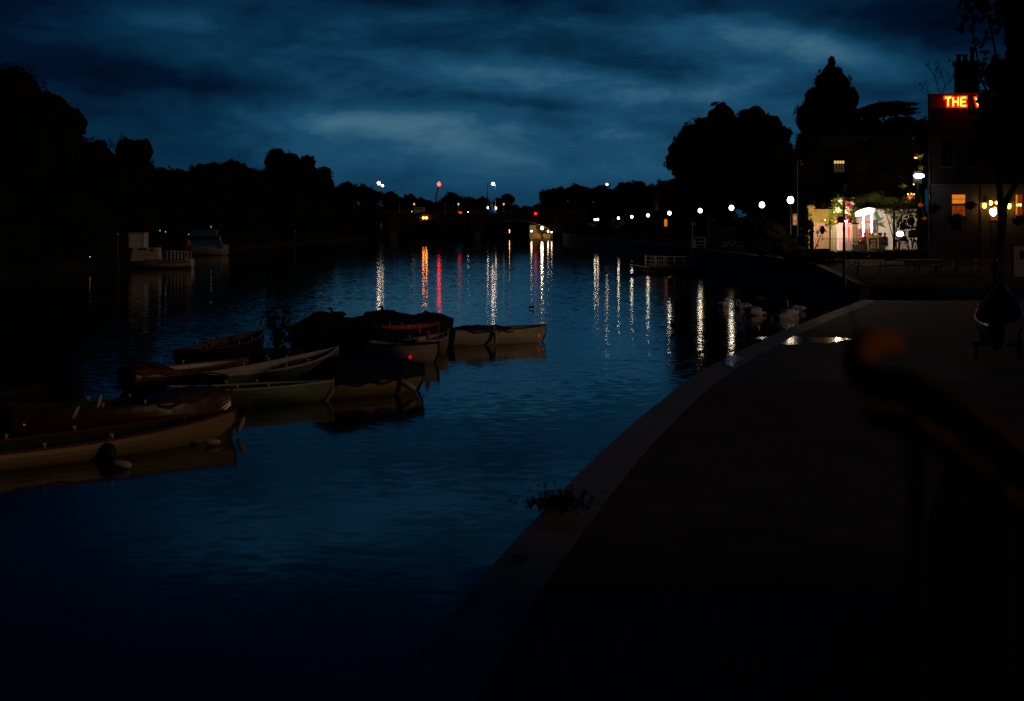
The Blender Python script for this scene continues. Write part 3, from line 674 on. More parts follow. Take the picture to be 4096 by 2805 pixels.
# ------------------------------------------------------------------ bridge
BY = 586.0; S = F / BY
def bx(px): return (px - 2048) / S
def bz(py): return HC - (py - HOR) / S
br = thing('road_bridge', 'long concrete arch road bridge closing the river in the distance', 'bridge', (0, BY, 0))
piers = [-84, bx(1565), bx(1898), bx(2232), bx(2560)]
spr, crown_z, ztop = 2.2, bz(884), bz(858)
mb = MB(); mb2 = MB()
for i in range(len(piers) - 1):
    xa, xb = piers[i] + 1.9, piers[i + 1] - 1.9; npt = 18
    low = [(xa + (xb - xa) * k / npt, spr + (crown_z - spr) * (1 - (2 * k / npt - 1) ** 2) ** .62) for k in range(npt + 1)]
    vs = []; 
    for x, z in low: vs += [(x, 0, z), (x, 0, ztop), (x, 19, z), (x, 19, ztop)]
    fs = []
    for k in range(npt):
        a = k * 4; fs += [(a, a + 4, a + 5, a + 1), (a + 2, a + 3, a + 7, a + 6), (a, a + 2, a + 6, a + 4), (a + 1, a + 5, a + 7, a + 3)]
    mb.add(vs, fs)
    for x, z in low[1:-1:1]:     # shallow pilaster strips on the spandrels
        if z < crown_z - .35: mb.box((x, -.06, (z + ztop) / 2 + .1), (.45, .12, ztop - z - .4))
mb.build('arch_spans', 'bridge_concrete', br)
for xp in piers[1:-1]:
    mb = MB(); mb.box((xp, 9.5, ztop / 2 - .4), (3.85, 20.4, ztop + .8), bev=.1)
    mb.prism([(xp - 2.3, -2.6 + 0), (xp, -4.6), (xp + 2.3, -2.6), (xp + 2.3, .2), (xp - 2.3, .2)], -.8, spr + .4, 'xy')
    mb.build('pier', 'bridge_concrete', br)
mb = MB(); mb.box((-10, 9.5, ztop + .22), (190, 21, .44)); mb.build('deck', 'bridge_concrete', br)
mb = MB()
for k in range(230): mb.box((-98 + k * .82, -.6, ztop + .98), (.13, .1, .86))
mb.box((-4, -.6, ztop + 1.46), (189, .2, .1)); mb.box((-4, -.6, ztop + .50), (189, .16, .08))
for k in range(30): mb.box((-98 + k * 6.4, -.62, ztop + 1.0), (.3, .26, 1.15))
mb.build('parapet_railing', 'bridge_metal', br)
for xs in (-98, 66): mb = MB(); mb.box((xs, 9, 4), (28, 22, 12)); mb.build('abutment', 'bridge_concrete', br)
deck_z = ztop + .44
# small lantern standards along the parapet
def lantern_post(lit):
    t = thing('bridge_lantern', '', 'lantern')
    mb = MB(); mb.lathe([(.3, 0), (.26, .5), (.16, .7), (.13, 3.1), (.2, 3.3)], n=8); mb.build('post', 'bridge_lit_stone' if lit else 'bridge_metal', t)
    mb = MB(); mb.lathe([(.16, 3.3), (.3, 3.5), (.34, 4.15), (.12, 4.4)], n=6); h = mb.build('lantern_head', 'bridge_lantern' if lit else 'bridge_metal', t)
    mb = MB(); mb.lathe([(.4, 4.15), (.2, 4.45), (.03, 4.8)], n=6); mb.build('cap', 'iron_black', h)
    return t
p1 = lantern_post(True); p0 = lantern_post(False)
for i, (px, lit, lb) in enumerate([(1657, 1, 'lit stone lantern post just above the white van'), (1834, 1, 'lit lantern post above the red tail light'), (2015, 1, 'lit lantern post right of the bright tall lamp'),
                              (1598, 0, 'unlit slim lantern post, farthest left on the parapet'), (1781, 0, 'unlit lantern post under the crane jib'), (1968, 0, 'faint unlit lantern post between mast and tall lamp'), (2154, 0, 'unlit lantern post over the red light at the right end')]):
    src = p1 if lit else p0
    t = src if px in (1657, 1598) else copy_tree(src)
    place(t, (bx(px), BY - .8, deck_z), 0, lb, 'lantern posts on the bridge parapet')
def tall_lamp(H, arm, head='street_head', hr=.9):
    t = thing('street_lamp', '', 'street lamp')
    mb = MB(); mb.tube([(0, 0, 0), (0, 0, H * .5), (0, 0, H)], [.22, .15, .1], 8); mb.build('pole', 'galv', t)
    mb = MB(); mb.tube([(0, 0, H - .1), (arm * .6, 0, H + .3), (arm, 0, H + .35)], [.08, .07, .06], 6); mb.build('arm', 'galv', t)
    mb = MB(); mb.ball((arm, 0, H + .25), (hr, hr * .8, hr * .95), 12, 8); mb.build('lamp_head', head, t)
    return t
tl = tall_lamp(bz(738) - deck_z, -.9, hr=.66); place(tl, (bx(1981), BY + 2, deck_z), 0, 'tall bright street lamp over the middle of the bridge', 'tall road lamps at the bridge')
l2 = tall_lamp(bz(741) - 4, -.8, hr=.66); place(l2, (bx(1538), BY - 16, 4), 0, 'bright street lamp, larger of the pair left of the crane', 'tall road lamps at the bridge')
l3 = tall_lamp(bz(737) - 4, .8, 'street_head_small', .52); place(l3, (bx(1496), BY + 30, 4), 0, 'smaller pinkish street lamp at the left of the pair', 'tall road lamps at the bridge')
mt = thing('lighting_mast', 'dark unlit mast with a small cross-arm beside the tall lamp', 'mast', (bx(1950), BY + 3, deck_z))
H = bz(732) - deck_z; mb = MB(); mb.tube([(0, 0, 0), (0, 0, H)], [.26, .14], 8); mb.build('pole', 'iron_black', mt)
mb = MB(); mb.box((.35, 0, H - .1), (1.5, .2, .18)); mb.box((1.1, 0, H - .25), (.35, .3, .35)); mb.build('arm', 'iron_black', mt)
for px, py, lb in ((1951, 831, 'low amber-white lamp on the post of the dark mast'), (1984, 833, 'low white lamp under the tall bright street lamp')):
    t = thing('bulkhead_light', lb, 'lamp', (bx(px), BY + 1, deck_z), 0, 'low lamps above the bridge deck')
    h_ = bz(py) - deck_z; mb = MB(); mb.tube([(0, 0, 0), (0, 0, h_)], .08, 6); mb.build('post', 'iron_black', t)
    mb = MB(); mb.ball((0, 0, h_), (.3, .3, .5)); mb.build('lamp_head', 'street_head_small', t)
# crane far behind
CY = 1250.0
a = atd(1743, 800, CY); c = atd(1756, 737, CY); g = atd(1743, 905, CY)
t = thing('crane', 'distant crane jib with a red warning light at its tip', 'crane', (g.x, CY, 5))
mb = MB(); o_ = Vector((g.x, CY, 5)); mb.tube([(0, 0, -3), a - o_], [1.0, .8], 4); mb.box((0, 0, 3), (5, 5, 6)); mb.build('tower', 'iron_black', t)
mb = MB(); mb.tube([a - o_, c - o_], [1.0, .45], 4)
d_ = (c - a)
for k in range(9): pp = a - o_ + d_ * (k / 9); mb.box(pp, (1.9, 1.2, .25), ry=.4)
mb.build('jib', 'steel', t)
mb = MB(); mb.ball(c - o_, (1.5, 1.5, 1.8)); mb.build('warning_light', 'beacon_red', t)
# vehicles on the bridge
def vehicle(name, label, px, L, H, prof, body, facing=1, head=None, tail=None, y=3.5):
    t = thing(name, label, name.split('_')[-1], (bx(px), BY + y, deck_z + .02), 0 if facing > 0 else PI)
    mb = MB(); mb.prism([(x * L, .35 + z * H) for x, z in prof], -.9, .9); mb.build('body', body, t)
    mb = MB(); up = [(x * L, .35 + z * H) for x, z in prof if z > .45]
    x0, x1 = min(p_[0] for p_ in up) + .3, max(p_[0] for p_ in up) - .25; zz = .35 + H * .72
    mb.box(((x0 + x1) / 2, 0, zz), ((x1 - x0) * .8, 1.84, H * .26), bev=.05); mb.build('window', 'dark_glass', t)
    for sx in (-.3, .3):
        for sy in (-.85, .85):
            mb = MB(); mb.tube([(sx * L, sy - .12, .34), (sx * L, sy + .12, .34)], .34, 14); mb.build('wheel', 'rubber', t)
    for sy in (-.6, .6):
        if head: mb = MB(); mb.ball((L * .5, sy, .35 + H * .22), (.16, .2, .14)); mb.build('headlight', head, t)
        if tail: mb = MB(); mb.ball((-L * .5, sy, .35 + H * .35), (.14, .22, .2)); mb.build('tail_light', tail, t)
    return t
vehicle('panel_van', 'white van crossing the left part of the bridge, headlights on', 1671, 5.4, 2.1,
        [(-.5, 0), (.5, 0), (.5, .38), (.36, .5), (.2, .95), (.12, 1), (-.5, 1)], 'car_white', -1, 'head_white', None)
vehicle('saloon_car', 'dark car with glowing red tail light left of mid bridge', 1850, 4.3, 1.1, [(-.5, 0), (.5, 0), (.5, .45), (.28, .55), (.12, 1), (-.25, 1), (-.42, .6), (-.5, .55)], 'car_dark', 1, 'head_white', 'tail_red')
vehicle('saloon_car', 'dark car showing one white headlight near mid bridge', 1890, 4.3, 1.1, [(-.5, 0), (.5, 0), (.5, .45), (.28, .55), (.12, 1), (-.25, 1), (-.42, .6), (-.5, .55)], 'car_dark', -1, 'head_white', None, 8)
def small_light(name, label, cat, p, r, m_, group=None, stalk=None):
    t = thing(name, label, cat, p, 0, group)
    mb = MB(); mb.ball((0, 0, 0), r); mb.build('lens', m_, t)
    rr_ = r if isinstance(r, (int, float)) else r[0]
    mb = MB(); mb.box((0, rr_ * .9 + .05, -rr_ * .2), (rr_ * 1.6, rr_ * .6, rr_ * 2.3), bev=.02)
    if stalk: mb.tube([(0, rr_ * .9, -rr_), (0, rr_ * .9, -stalk)], rr_ * .25 + .02, 6)
    mb.build('housing', 'iron_black', t); return t
small_light('signal_light', 'round red light on the bridge parapet near its right end', 'signal light', Vector((bx(2142), BY - .9, bz(855))), .55, 'tail_red')
small_light('signal_light', 'red tail glow above the left-of-centre parapet', 'signal light', Vector((bx(1842), BY - .9, bz(851))), (.6, .4, .35), 'tail_red')
small_light('navigation_light', 'left of the two amber lights fixed on the arch', 'navigation light', Vector((bx(1694), BY - .5, bz(872))), .45, 'nav_amber', 'amber lights on the arch')
small_light('navigation_light', 'right of the two amber lights fixed on the arch', 'navigation light', Vector((bx(1706), BY - .5, bz(872))), .45, 'nav_amber', 'amber lights on the arch')
mb = MB(); mb.box((0, 0, 0), (5.6, .2, .55)); o_ = mb.build('height_board', 'rust'); o_.location = (bx(1702), BY - .35, bz(873)); tag(o_, 'dim orange board behind the pair of amber lights', 'sign board')
# lit wall and lamps under the right arch
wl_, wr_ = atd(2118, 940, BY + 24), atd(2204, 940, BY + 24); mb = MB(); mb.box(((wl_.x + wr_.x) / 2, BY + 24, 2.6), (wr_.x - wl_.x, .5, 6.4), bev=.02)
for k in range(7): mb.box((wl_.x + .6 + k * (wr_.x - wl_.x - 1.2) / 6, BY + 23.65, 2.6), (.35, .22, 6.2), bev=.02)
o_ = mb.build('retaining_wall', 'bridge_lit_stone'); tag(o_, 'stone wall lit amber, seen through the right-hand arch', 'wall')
for k, (px, py, lb, r) in enumerate([(2168, 913, 'brightest white lamp under the right-hand arch', .62), (2126, 925, 'lamp against the left end of the amber wall under the arch', .34), (2192, 926, 'lamp just right of the brightest one under the arch', .3), (2206, 929, 'lamp half hidden by the pier right of the arch', .26)]):
    small_light('arch_lamp', lb, 'lamp', Vector((bx(2206), BY - 2, bz(py))) if px > 2195 else atd(px, py, BY + 20 - k), r, 'street_head', 'lamps under the right arch', stalk=bz(py) - .5)
pld = bpy.data.lights.new('arch_glow', 'POINT'); plo = bpy.data.objects.new('arch_glow', pld); COL.objects.link(plo)
pld.energy = 1500; pld.color = (1, .62, .2); pld.shadow_soft_size = .3; lf = [o for o in COL.objects if o.name == 'arch_lamp'][0]; plo.parent = lf; plo.location = (0, -.9, -.1)
shrub('leafy bush glowing amber through the central arch', 640, [(2003, 924, 10, 7), (2022, 930, 10, 6)], leaf_px=5, gz=2, group='far lit shrubs')
shrub('bush lit amber beside the lamp under the right arch', 602, [(2172, 932, 8, 8), (2185, 933, 9, 7)], leaf_px=4, gz=2, group='far lit shrubs')
small_light('arch_lamp', 'tiny lamp glimpsed through the central arch', 'lamp', atd(2038, 925, 640), (.1, .1, .9), 'bulb_warm')

# ------------------------------------------------------------------ promenade lamps
def globe_lamp(h=4.4, r=.255):
    t = thing('globe_lamp', '', 'street lamp')
    mb = MB(); mb.lathe([(.16, 0), (.15, .25), (.09, .35), (.075, 1.2), (.055, h - .55), (.09, h - .5), (.05, h - .42), (.12, h - .26)], n=10); mb.build('post', 'iron_black', t, True)
    mb = MB(); mb.ball((0, 0, h), (r, r, r * 1.12), 18, 12); g_ = mb.build('globe', 'globe', t, True)
    mb = MB(); mb.lathe([(.09, h + r * 1.02), (.05, h + r * 1.12), (.015, h + r * 1.12 + .2)], n=8); mb.build('finial', 'iron_black', g_)
    return t
gl = None
GLX = [(3162, 801, 'nearest and highest globe lamp, beside the tall mast and orange banner'), (3048, 820, 'second nearest globe lamp, above the narrow climber'),
       (2926, 832, 'third nearest globe lamp, over the golden leafy tree'), (2801, 843, 'fourth nearest globe lamp, above the gangway sign post'),
       (2678, 853, 'fifth nearest globe lamp, right above the orange arched window'), (2592, 862, 'globe lamp in the middle of the row, left of the arched window'),
       (2527, 868, 'globe lamp third from the far end of the row'), (2474, 873, 'globe lamp over the wide yellow-green shrub'), (2380, 879, 'farthest globe lamp, doubled by a small lamp beside it')]
globes = []
for px, py, lb in GLX:
    Yd = F * 2.2 / (HOR - py)
    t = globe_lamp() if gl is None else copy_tree(gl)
    if gl is None: gl = t
    p_ = atd(px, py, Yd); place(t, (p_.x, p_.y, 2.2), 0, lb, 'globe lamps along the promenade'); globes.append(t)
small_light('wall_lamp', 'small lamp touching the farthest globe', 'lamp', atd(2391, 878, 385), .3, 'street_head_small', stalk=4)
small_light('house_light', 'single pinkish light high in the right-hand treeline', 'lamp', atd(2428, 738, 395), .3, 'street_head_small', stalk=2)
# banner on the nearest globe lamp
Yd = F * 2.2 / (HOR - 801); t = thing('hanging_banner', 'small orange and white banner hung below the nearest globe', 'banner', (atd(3163, 801, Yd).x + .12, Yd - .1, 4.4))
mb = MB(); mb.box((.2, 0, 1.15), (.5, .04, .04)); mb.box((.2, 0, .22), (.5, .04, .04)); mb.build('bracket', 'iron_black', t)
mb = MB(); mb.box((.2, 0, .68), (.36, .02, .86)); c_ = mb.build('cloth', 'cloth_orange', t)
mb = MB(); mb.box((.2, -.014, .8), (.2, .01, .35), bev=.004); mb.box((.2, -.014, .4), (.26, .01, .06)); mb.build('emblem', 'white_paint', c_)
# tall mast by the nearest globe
mp = atd(3190, 913, 106); t = thing('camera_mast', 'tall thin mast with small dark lantern at the top', 'mast', (mp.x, 106, 2.3))
H = atd(3190, 642, 106).z - 2.3; mb = MB(); mb.tube([(0, 0, 0), (0, 0, H * .45), (0, 0, H)], [.06, .04, .03], 8); mb.build('pole', 'planter_grey', t)
mb = MB(); mb.tube([(0, 0, H), (.22, 0, H + .03), (.42, 0, H)], .025, 6); mb.build('arm', 'iron_black', t)
mb = MB(); mb.ball((.3, 0, H - .22), (.13, .13, .17)); mb.build('lantern', 'maroon_paint', t)
# unlit Victorian lamp post by the flower arch
lp = atd(3376, 913, 72); t = thing('lamp_post', 'unlit old-fashioned lantern on a slim black post before the flower arch', 'lamp post', (lp.x, 72, 1.2))
H = atd(3376, 768, 72).z - 1.2
mb = MB(); mb.lathe([(.2, 0), (.17, .5), (.1, .65), (.075, 1.1), (.06, H * .6), (.085, H * .62), (.05, H * .66), (.035, H)], n=10); mb.build('post', 'iron_black', t, True)
mb = MB(); mb.lathe([(.07, H), (.16, H + .38), (.19, H + .4)], n=6); g_ = mb.build('lantern_glass', 'planter_grey', t)
mb = MB(); mb.lathe([(.2, H + .4), (.1, H + .5), (.04, H + .54), (.05, H + .6), (.015, H + .68), (.03, H + .74), (.004, H + .86)], n=6); mb.build('cap', 'iron_black', g_)

# ------------------------------------------------------------------ people
def person(label, loc, rz, seated=False, top='cloth_pale', legs='cloth_black', hair='hair_dark', group=None, coat_long=False, armf=.35):
    t = thing('person', label, 'person', loc, rz, group)
    dz = -.42 if seated else 0
    P = [Vector((0, 0, .95 + dz)), Vector((0, 0, 1.18 + dz)), Vector((0, .0, 1.38 + dz)), Vector((0, 0, 1.5 + dz)), Vector((0, .015, 1.60 + dz)), Vector((0, .01, 1.70 + dz))]
    rr_ = [.14, .125, .14, .055, .085, .075]; E = [(0, 1), (1, 2), (2, 3), (3, 4), (4, 5)]
    def add(p, r, par): P.append(Vector(p)); rr_.append(r); E.append((par, len(P) - 1)); return len(P) - 1
    for s_ in (-1, 1):
        sh = add((s_ * .17, 0, 1.42 + dz), .06, 2); el_ = add((s_ * .23, armf * .25, 1.15 + dz), .043, sh)
        wr = add((s_ * .18, armf * .9, 1.05 + dz + armf * .25), .03, el_); pa = add((s_ * .17, armf * .9 + .07, 1.05 + dz + armf * .25), .033, wr)
        for k in range(4): f1 = add((s_ * .17 + (k - 1.5) * .02, armf * .9 + .13, 1.04 + dz + armf * .25), .009, pa); add((s_ * .17 + (k - 1.5) * .021, armf * .9 + .165 - abs(k - 1.4) * .008, 1.02 + dz + armf * .25), .008, f1)
        add((s_ * .17 - s_ * .05, armf * .9 + .1, 1.05 + dz + armf * .25), .01, pa)
        hp = add((s_ * .1, 0, .9 + dz), .1, 0)
        if seated: kn = add((s_ * .13, .42, .9 + dz), .07, hp); an = add((s_ * .13, .46, .1), .042, kn)
        else: kn = add((s_ * .11, .02 + s_ * .1, .5), .068, hp); an = add((s_ * .11, s_ * .16 - .04, .09), .042, kn)
        add((P[an].x, P[an].y + .15, .04), .035, an)
    me = bpy.data.meshes.new('body'); me.from_pydata([tuple(p) for p in P], E, []); me.materials.append(M['skin'])
    o = bpy.data.objects.new('body', me); COL.objects.link(o); o.parent = t
    sk = o.modifiers.new('Skin', 'SKIN'); sk.use_smooth_shade = True
    for i, v in enumerate(me.skin_vertices[0].data): v.radius = (rr_[i], rr_[i]); v.use_root = (i == 0)
    o.modifiers.new('Subdivision', 'SUBSURF').levels = 1
    o.modifiers[-1].render_levels = 1
    mb = MB(); mb.tube([(0, 0, (.55 if coat_long and not seated else .86) + dz), (0, 0, 1.1 + dz), (0, 0, 1.3 + dz), (0, 0, 1.44 + dz), (0, 0, 1.5 + dz)], [.2, .165, .185, .15, .07], 12, 1.15)
    for s_ in (-1, 1): mb.tube([(s_ * .15, 0, 1.42 + dz), (s_ * .23, armf * .25, 1.15 + dz), (s_ * .18, armf * .86, 1.05 + dz + armf * .25)], [.085, .065, .05], 8)
    mb.build('jacket', top, t, True)
    mb = MB()
    for s_ in (-1, 1):
        if seated: mb.tube([(s_ * .09, -.08, .9 + dz), (s_ * .13, .44, .91 + dz), (s_ * .13, .46, .12)], [.13, .095, .07], 8)
        else: mb.tube([(s_ * .09, 0, .98), (s_ * .11, .02 + s_ * .1, .5), (s_ * .11, s_ * .16 - .04, .1)], [.13, .095, .07], 8)
    mb.build('trousers', legs, t, True)
    mb = MB(); mb.ball((0, -.02, 1.685 + dz), (.1, .105, .1)); mb.build('hair', hair, t, True)
    return t
GP = 'couple strolling on the promenade'
person('strolling person in a pale coat, left of the couple', atd(2642, 1, 262).xy.to_3d() + Vector((0, 0, 2.25)), PI * .9, top='cloth_pale', group=GP, coat_long=True)
person('strolling person in an olive hooded coat, right of the couple', atd(2659, 1, 262).xy.to_3d() + Vector((0, 0, 2.25)), -PI * .9, top='cloth_olive', group=GP, coat_long=True)

# ------------------------------------------------------------------ the pub on the right
P0 = atd(3712, 913, 95); P0.z = 2.3
ANG = -math.atan2(P0.x, P0.y) - rad(1.5)
pub = thing('pub_building', 'riverside pub with pale ground floor, dark brick upper storeys and red rooftop sign', 'building', P0, ANG)
ca, sa = math.cos(ANG), math.sin(ANG)
def pl(px, py, dpt=0.0):
    """pixel -> (local x, local z) on the pub's front plane moved dpt metres into the building"""
    d = Vector(((px - 2048) / F, 1, -(py - HOR) / F))
    nrm = Vector((-sa, ca, 0)); t_ = ((P0 - Vector((0, 0, HC))).dot(nrm) + dpt) / d.dot(nrm)
    q_ = Vector((0, 0, HC)) + d * t_ - P0
    return (q_.x * ca + q_.y * sa, q_.z)
ztopg = pl(3760, 742)[1]; zpar = pl(3715, 385)[1]; W_ = 13.5
holes = [(3805, 776, 3864, 868), (3958, 800, 4002, 1005), (4063, 776, 4092, 868)]
def wallwithholes(mb, x0, x1, z0, z1, hs, y0, y1):
    xs_ = sorted({x0, x1, *[h[0] for h in hs], *[h[1] for h in hs]}); zs_ = sorted({z0, z1, *[h[2] for h in hs], *[h[3] for h in hs]})
    for i in range(len(xs_) - 1):
        for j in range(len(zs_) - 1):
            cx, cz = (xs_[i] + xs_[i + 1]) / 2, (zs_[j] + zs_[j + 1]) / 2
            if any(h[0] < cx < h[1] and h[2] < cz < h[3] for h in hs): continue
            mb.box((cx, (y0 + y1) / 2, cz), (xs_[i + 1] - xs_[i], y1 - y0, zs_[j + 1] - zs_[j]))
hs = []
for a_, b_, c_, d_ in holes:
    q0, q1 = pl(a_, b_), pl(c_, d_); hs.append((q0[0], q1[0], max(q1[1], .02), q0[1]))
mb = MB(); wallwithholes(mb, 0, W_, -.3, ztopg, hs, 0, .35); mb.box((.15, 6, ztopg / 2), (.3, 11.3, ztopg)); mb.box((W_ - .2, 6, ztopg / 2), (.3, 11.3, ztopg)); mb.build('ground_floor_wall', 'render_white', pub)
mb = MB(); uh = []
for px in (3790, 3890, 3990, 4070):
    q0, q1 = pl(px - 22, 560), pl(px + 22, 665); uh.append((q0[0], q1[0], q1[1], q0[1]))
wallwithholes(mb, 0, W_, ztopg, zpar, uh, .0, .35); mb.box((.15, 6, (ztopg + zpar) / 2), (.3, 11.3, zpar - ztopg)); mb.build('upper_wall', 'brick', pub)
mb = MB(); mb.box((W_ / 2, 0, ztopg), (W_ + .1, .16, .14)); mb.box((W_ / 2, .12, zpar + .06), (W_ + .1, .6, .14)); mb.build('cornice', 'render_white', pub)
mb = MB(); mb.box((W_ / 2, 6, ztopg + .05), (W_ - .6, 11, .2)); mb.box((W_ / 2, 6, zpar - .25), (W_ - .7, 11.2, .2)); mb.build('roof', 'roof_slate', pub)
def window(h, pane, bars=(1, 2), depth=.22, arch=False):
    mb = MB(); x0, x1, z0, z1 = h; f_ = .05
    mb.box(((x0 + x1) / 2, depth - .03, z1 - f_ / 2), (x1 - x0, .06, f_)); mb.box(((x0 + x1) / 2, depth - .03, z0 + f_ / 2), (x1 - x0, .06, f_))
    mb.box((x0 + f_ / 2, depth - .03, (z0 + z1) / 2), (f_, .06, z1 - z0 - 2 * f_)); mb.box((x1 - f_ / 2, depth - .03, (z0 + z1) / 2), (f_, .06, z1 - z0 - 2 * f_))
    for k in range(bars[0]): mb.box((x0 + (x1 - x0) * (k + 1) / (bars[0] + 1), depth - .03, (z0 + z1) / 2), (.025, .04, z1 - z0 - .1))
    for k in range(bars[1]): mb.box(((x0 + x1) / 2, depth - .028, z0 + (z1 - z0) * (k + 1) / (bars[1] + 1)), (x1 - x0 - .1, .03, .03))
    wn = mb.build('window', 'wood_dark', pub)
    mb = MB(); mb.box(((x0 + x1) / 2, depth + .02, (z0 + z1) / 2), (x1 - x0, .03, z1 - z0)); mb.build('pane', pane, wn)
    mb = MB(); mb.box(((x0 + x1) / 2, -.04, z0 - .05), (x1 - x0 + .2, .18, .08)); mb.build('sill', 'render_white', wn)
    return wn
x0, x1, z0, z1 = hs[0]
wn = window((x0, x1, z0 + (z1 - z0) * .55, z1), 'window_orange', (0, 1)); 
wn['label'] = 'upper sash glowing bright orange'
window((x0, x1, z0, z0 + (z1 - z0) * .53), 'window_deep', (2, 1), .2)
x0, x1, z0, z1 = hs[2]
window(hs[2], 'window_deep', (1, 2)); 
mb = MB(); mb.box((x0 + .05, .15, (z0 + z1) / 2), (.12, .05, z1 - z0 - .1)); mb.build('curtain', 'window_orange', pub)
for h in uh: window(h, 'dark_glass', (1, 2))
# doorway with lit room beyond
x0, x1, z0, z1 = hs[1]
dr = MB(); dr.box((x0 + .04, .18, (z0 + z1) / 2), (.08, .1, z1 - z0)); dr.box((x1 - .04, .18, (z0 + z1) / 2), (.08, .1, z1 - z0)); dr.box(((x0 + x1) / 2, .18, z1 - .04), (x1 - x0 - .16, .1, .08)); dro = dr.build('door', 'wood_dark', pub)
mb = MB(); mb.box(((x0 + x1) / 2, .26, z0 + (z1 - z0) * .28), (x1 - x0 - .16, .05, (z1 - z0) * .55)); mb.build('door_leaf', 'wood_dark', dro)
mb = MB(); mb.box(((x0 + x1) / 2, .9, z0 + (z1 - z0) * .8), (x1 - x0, .04, (z1 - z0) * .4)); mb.build('back_pane', 'window_deep', dro)
for px, py, r, m_, nm in ((3963, 812, .13, 'bulb_warm', 'inner_lamp'), (3985, 811, .08, 'bulb_warm', 'inner_lamp'), (3991, 812, .08, 'bulb_warm', 'inner_lamp'), (3968, 846, .16, 'flood_white', 'bright_lamp'), (3974, 850, .2, 'flood_white', 'bright_lamp'), (3980, 836, .1, 'bulb_warm', 'inner_lamp'), (4071, 820, .07, 'bulb_warm', 'inner_lamp'), (4082, 820, .07, 'bulb_warm', 'inner_lamp')):
    q_ = pl(px, py); mb = MB(); mb.ball((q_[0], .1, q_[1]), (r, r * .5, r * 1.2)); mb.build(nm, m_, pub)
for px, py, s_ in ((3938, 822, 1.0), (4036, 824, .8)):     # wall lanterns with light pooling on the wall
    q_ = pl(px, py); mb = MB(); mb.box((q_[0], -.1, q_[1] + .34 * s_), (.06, .2, .05)); mb.lathe([(.03, .3), (.15, .16), (.02, .16)], (q_[0], -.22, q_[1]), 6); wl = mb.build('wall_lantern', 'iron_black', pub)
    mb = MB(); mb.lathe([(.05, -.2), (.12, -.1), (.12, .14)], (q_[0], -.22, q_[1]), 6); mb.build('lantern_glass', 'lantern_amber', wl)
    pld = bpy.data.lights.new('lantern_light', 'POINT'); plo = bpy.data.objects.new('lantern_light', pld); COL.objects.link(plo)
    pld.energy = 20 * s_; pld.color = (1, .5, .1); pld.shadow_soft_size = .1; plo.parent = wl; plo.location = (q_[0], -.42, q_[1])
# parapet panel (sign board) and chimneys
q0, q1 = pl(3717, 383, -.3), pl(3790, 432, -.3)
mb = MB(); mb.box(((q0[0] + q1[0]) / 2 + .5, -.06, (q0[1] + q1[1]) / 2), (q1[0] - q0[0] + 1.2, .1, q0[1] - q1[1]), bev=.02); mb.build('fascia_board', 'wood_mid', pub)
qa, qb = pl(3817, 245, 3), pl(3915, 245, 3)
mb = MB(); mb.box(((qa[0] + qb[0]) / 2, 3.9, (zpar + qa[1]) / 2 - .2), (qb[0] - qa[0], 1.8, qa[1] - zpar + .4), bev=.03); mb.box(((qa[0] + qb[0]) / 2, 3.9, qa[1] - .1), (qb[0] - qa[0] + .25, 2.05, .18)); cs = mb.build('chimney', 'brick', pub)
for px, top, r in ((3834, 212, .15), (3860, 212, .15), (3889, 208, .14)):
    q_ = pl(px, top, 3); mb = MB(); zz = q_[1]; b_ = qa[1]
    if px == 3889: mb.lathe([(.17, b_ - .05), (.13, zz - .1), (.13, zz), (.16, zz + .02)], (q_[0], 3.9, 0), 10); mb.ball((q_[0], 3.9, zz + .22), (.19, .19, .24))
    else: mb.lathe([(r + .03, b_ - .05), (r - .01, zz - .14), (r + .04, zz - .1), (r + .04, zz)], (q_[0], 3.9, 0), 10)
    mb.build('chimney_pot', 'brick', cs)
mb = MB(); mb.box((W_ / 2 + 1, 6, zpar + 1.3), (W_ - 6, 7, 2.6)); mb.build('rear_block', 'brick', pub)
mb = MB(); q_ = pl(3713, 913); mb.tube([(.12, -.08, 0), (.12, -.08, zpar)], .06, 8); q2 = pl(3922, 913); mb.tube([(q2[0], -.08, 0), (q2[0], -.08, ztopg)], .05, 8); mb.build('drainpipe', 'iron_black', pub)
# neon sign letters: yellow tube face on a deep red-lit letter box
def stroke_letter(ch, x0, z0, w_, h_, parent):
    Sg = {'T': [((0, 1), (1, 1)), ((.5, 1), (.5, 0))], 'H': [((0, 0), (0, 1)), ((1, 0), (1, 1)), ((0, .5), (1, .5))], 'E': [((0, 0), (0, 1)), ((0, 1), (1, 1)), ((0, .5), (.85, .5)), ((0, 0), (1, 0))], 'W': [((0, 1), (.25, 0)), ((.25, 0), (.5, .75)), ((.5, .75), (.75, 0)), ((.75, 0), (1, 1))]}[ch]
    mb = MB(); mf = MB(); k = 0
    for (a, b_), (c, d) in Sg:
        A = Vector((x0 + a * w_, 0, z0 + b_ * h_)); B = Vector((x0 + c * w_, 0, z0 + d * h_)); v = B - A; L = v.length; ry = -math.atan2(v.z, v.x); mid_ = (A + B) / 2
        mb.box((mid_.x, -.42 + .0007 * k, mid_.z), (L + .2, .3, .24), ry=ry); mf.box((mid_.x, -.60 + .0007 * k, mid_.z), (L + .03, .05, .085), ry=ry); k += 1
    o = mb.build('sign_letter', 'neon_red', parent, label='red-lit letter ' + ch); mf.build('neon_tube', 'neon_yellow', o)
for ch, pa_, pb_ in (('T', 3781, 3804), ('H', 3813, 3833), ('E', 3845, 3864), ('W', 3903, 3940)):
    q0, q1 = pl(pa_, 424, -.5), pl(pb_, 391, -.5); stroke_letter(ch, q0[0], q0[1], q1[0] - q0[0], q1[1] - q0[1], pub)
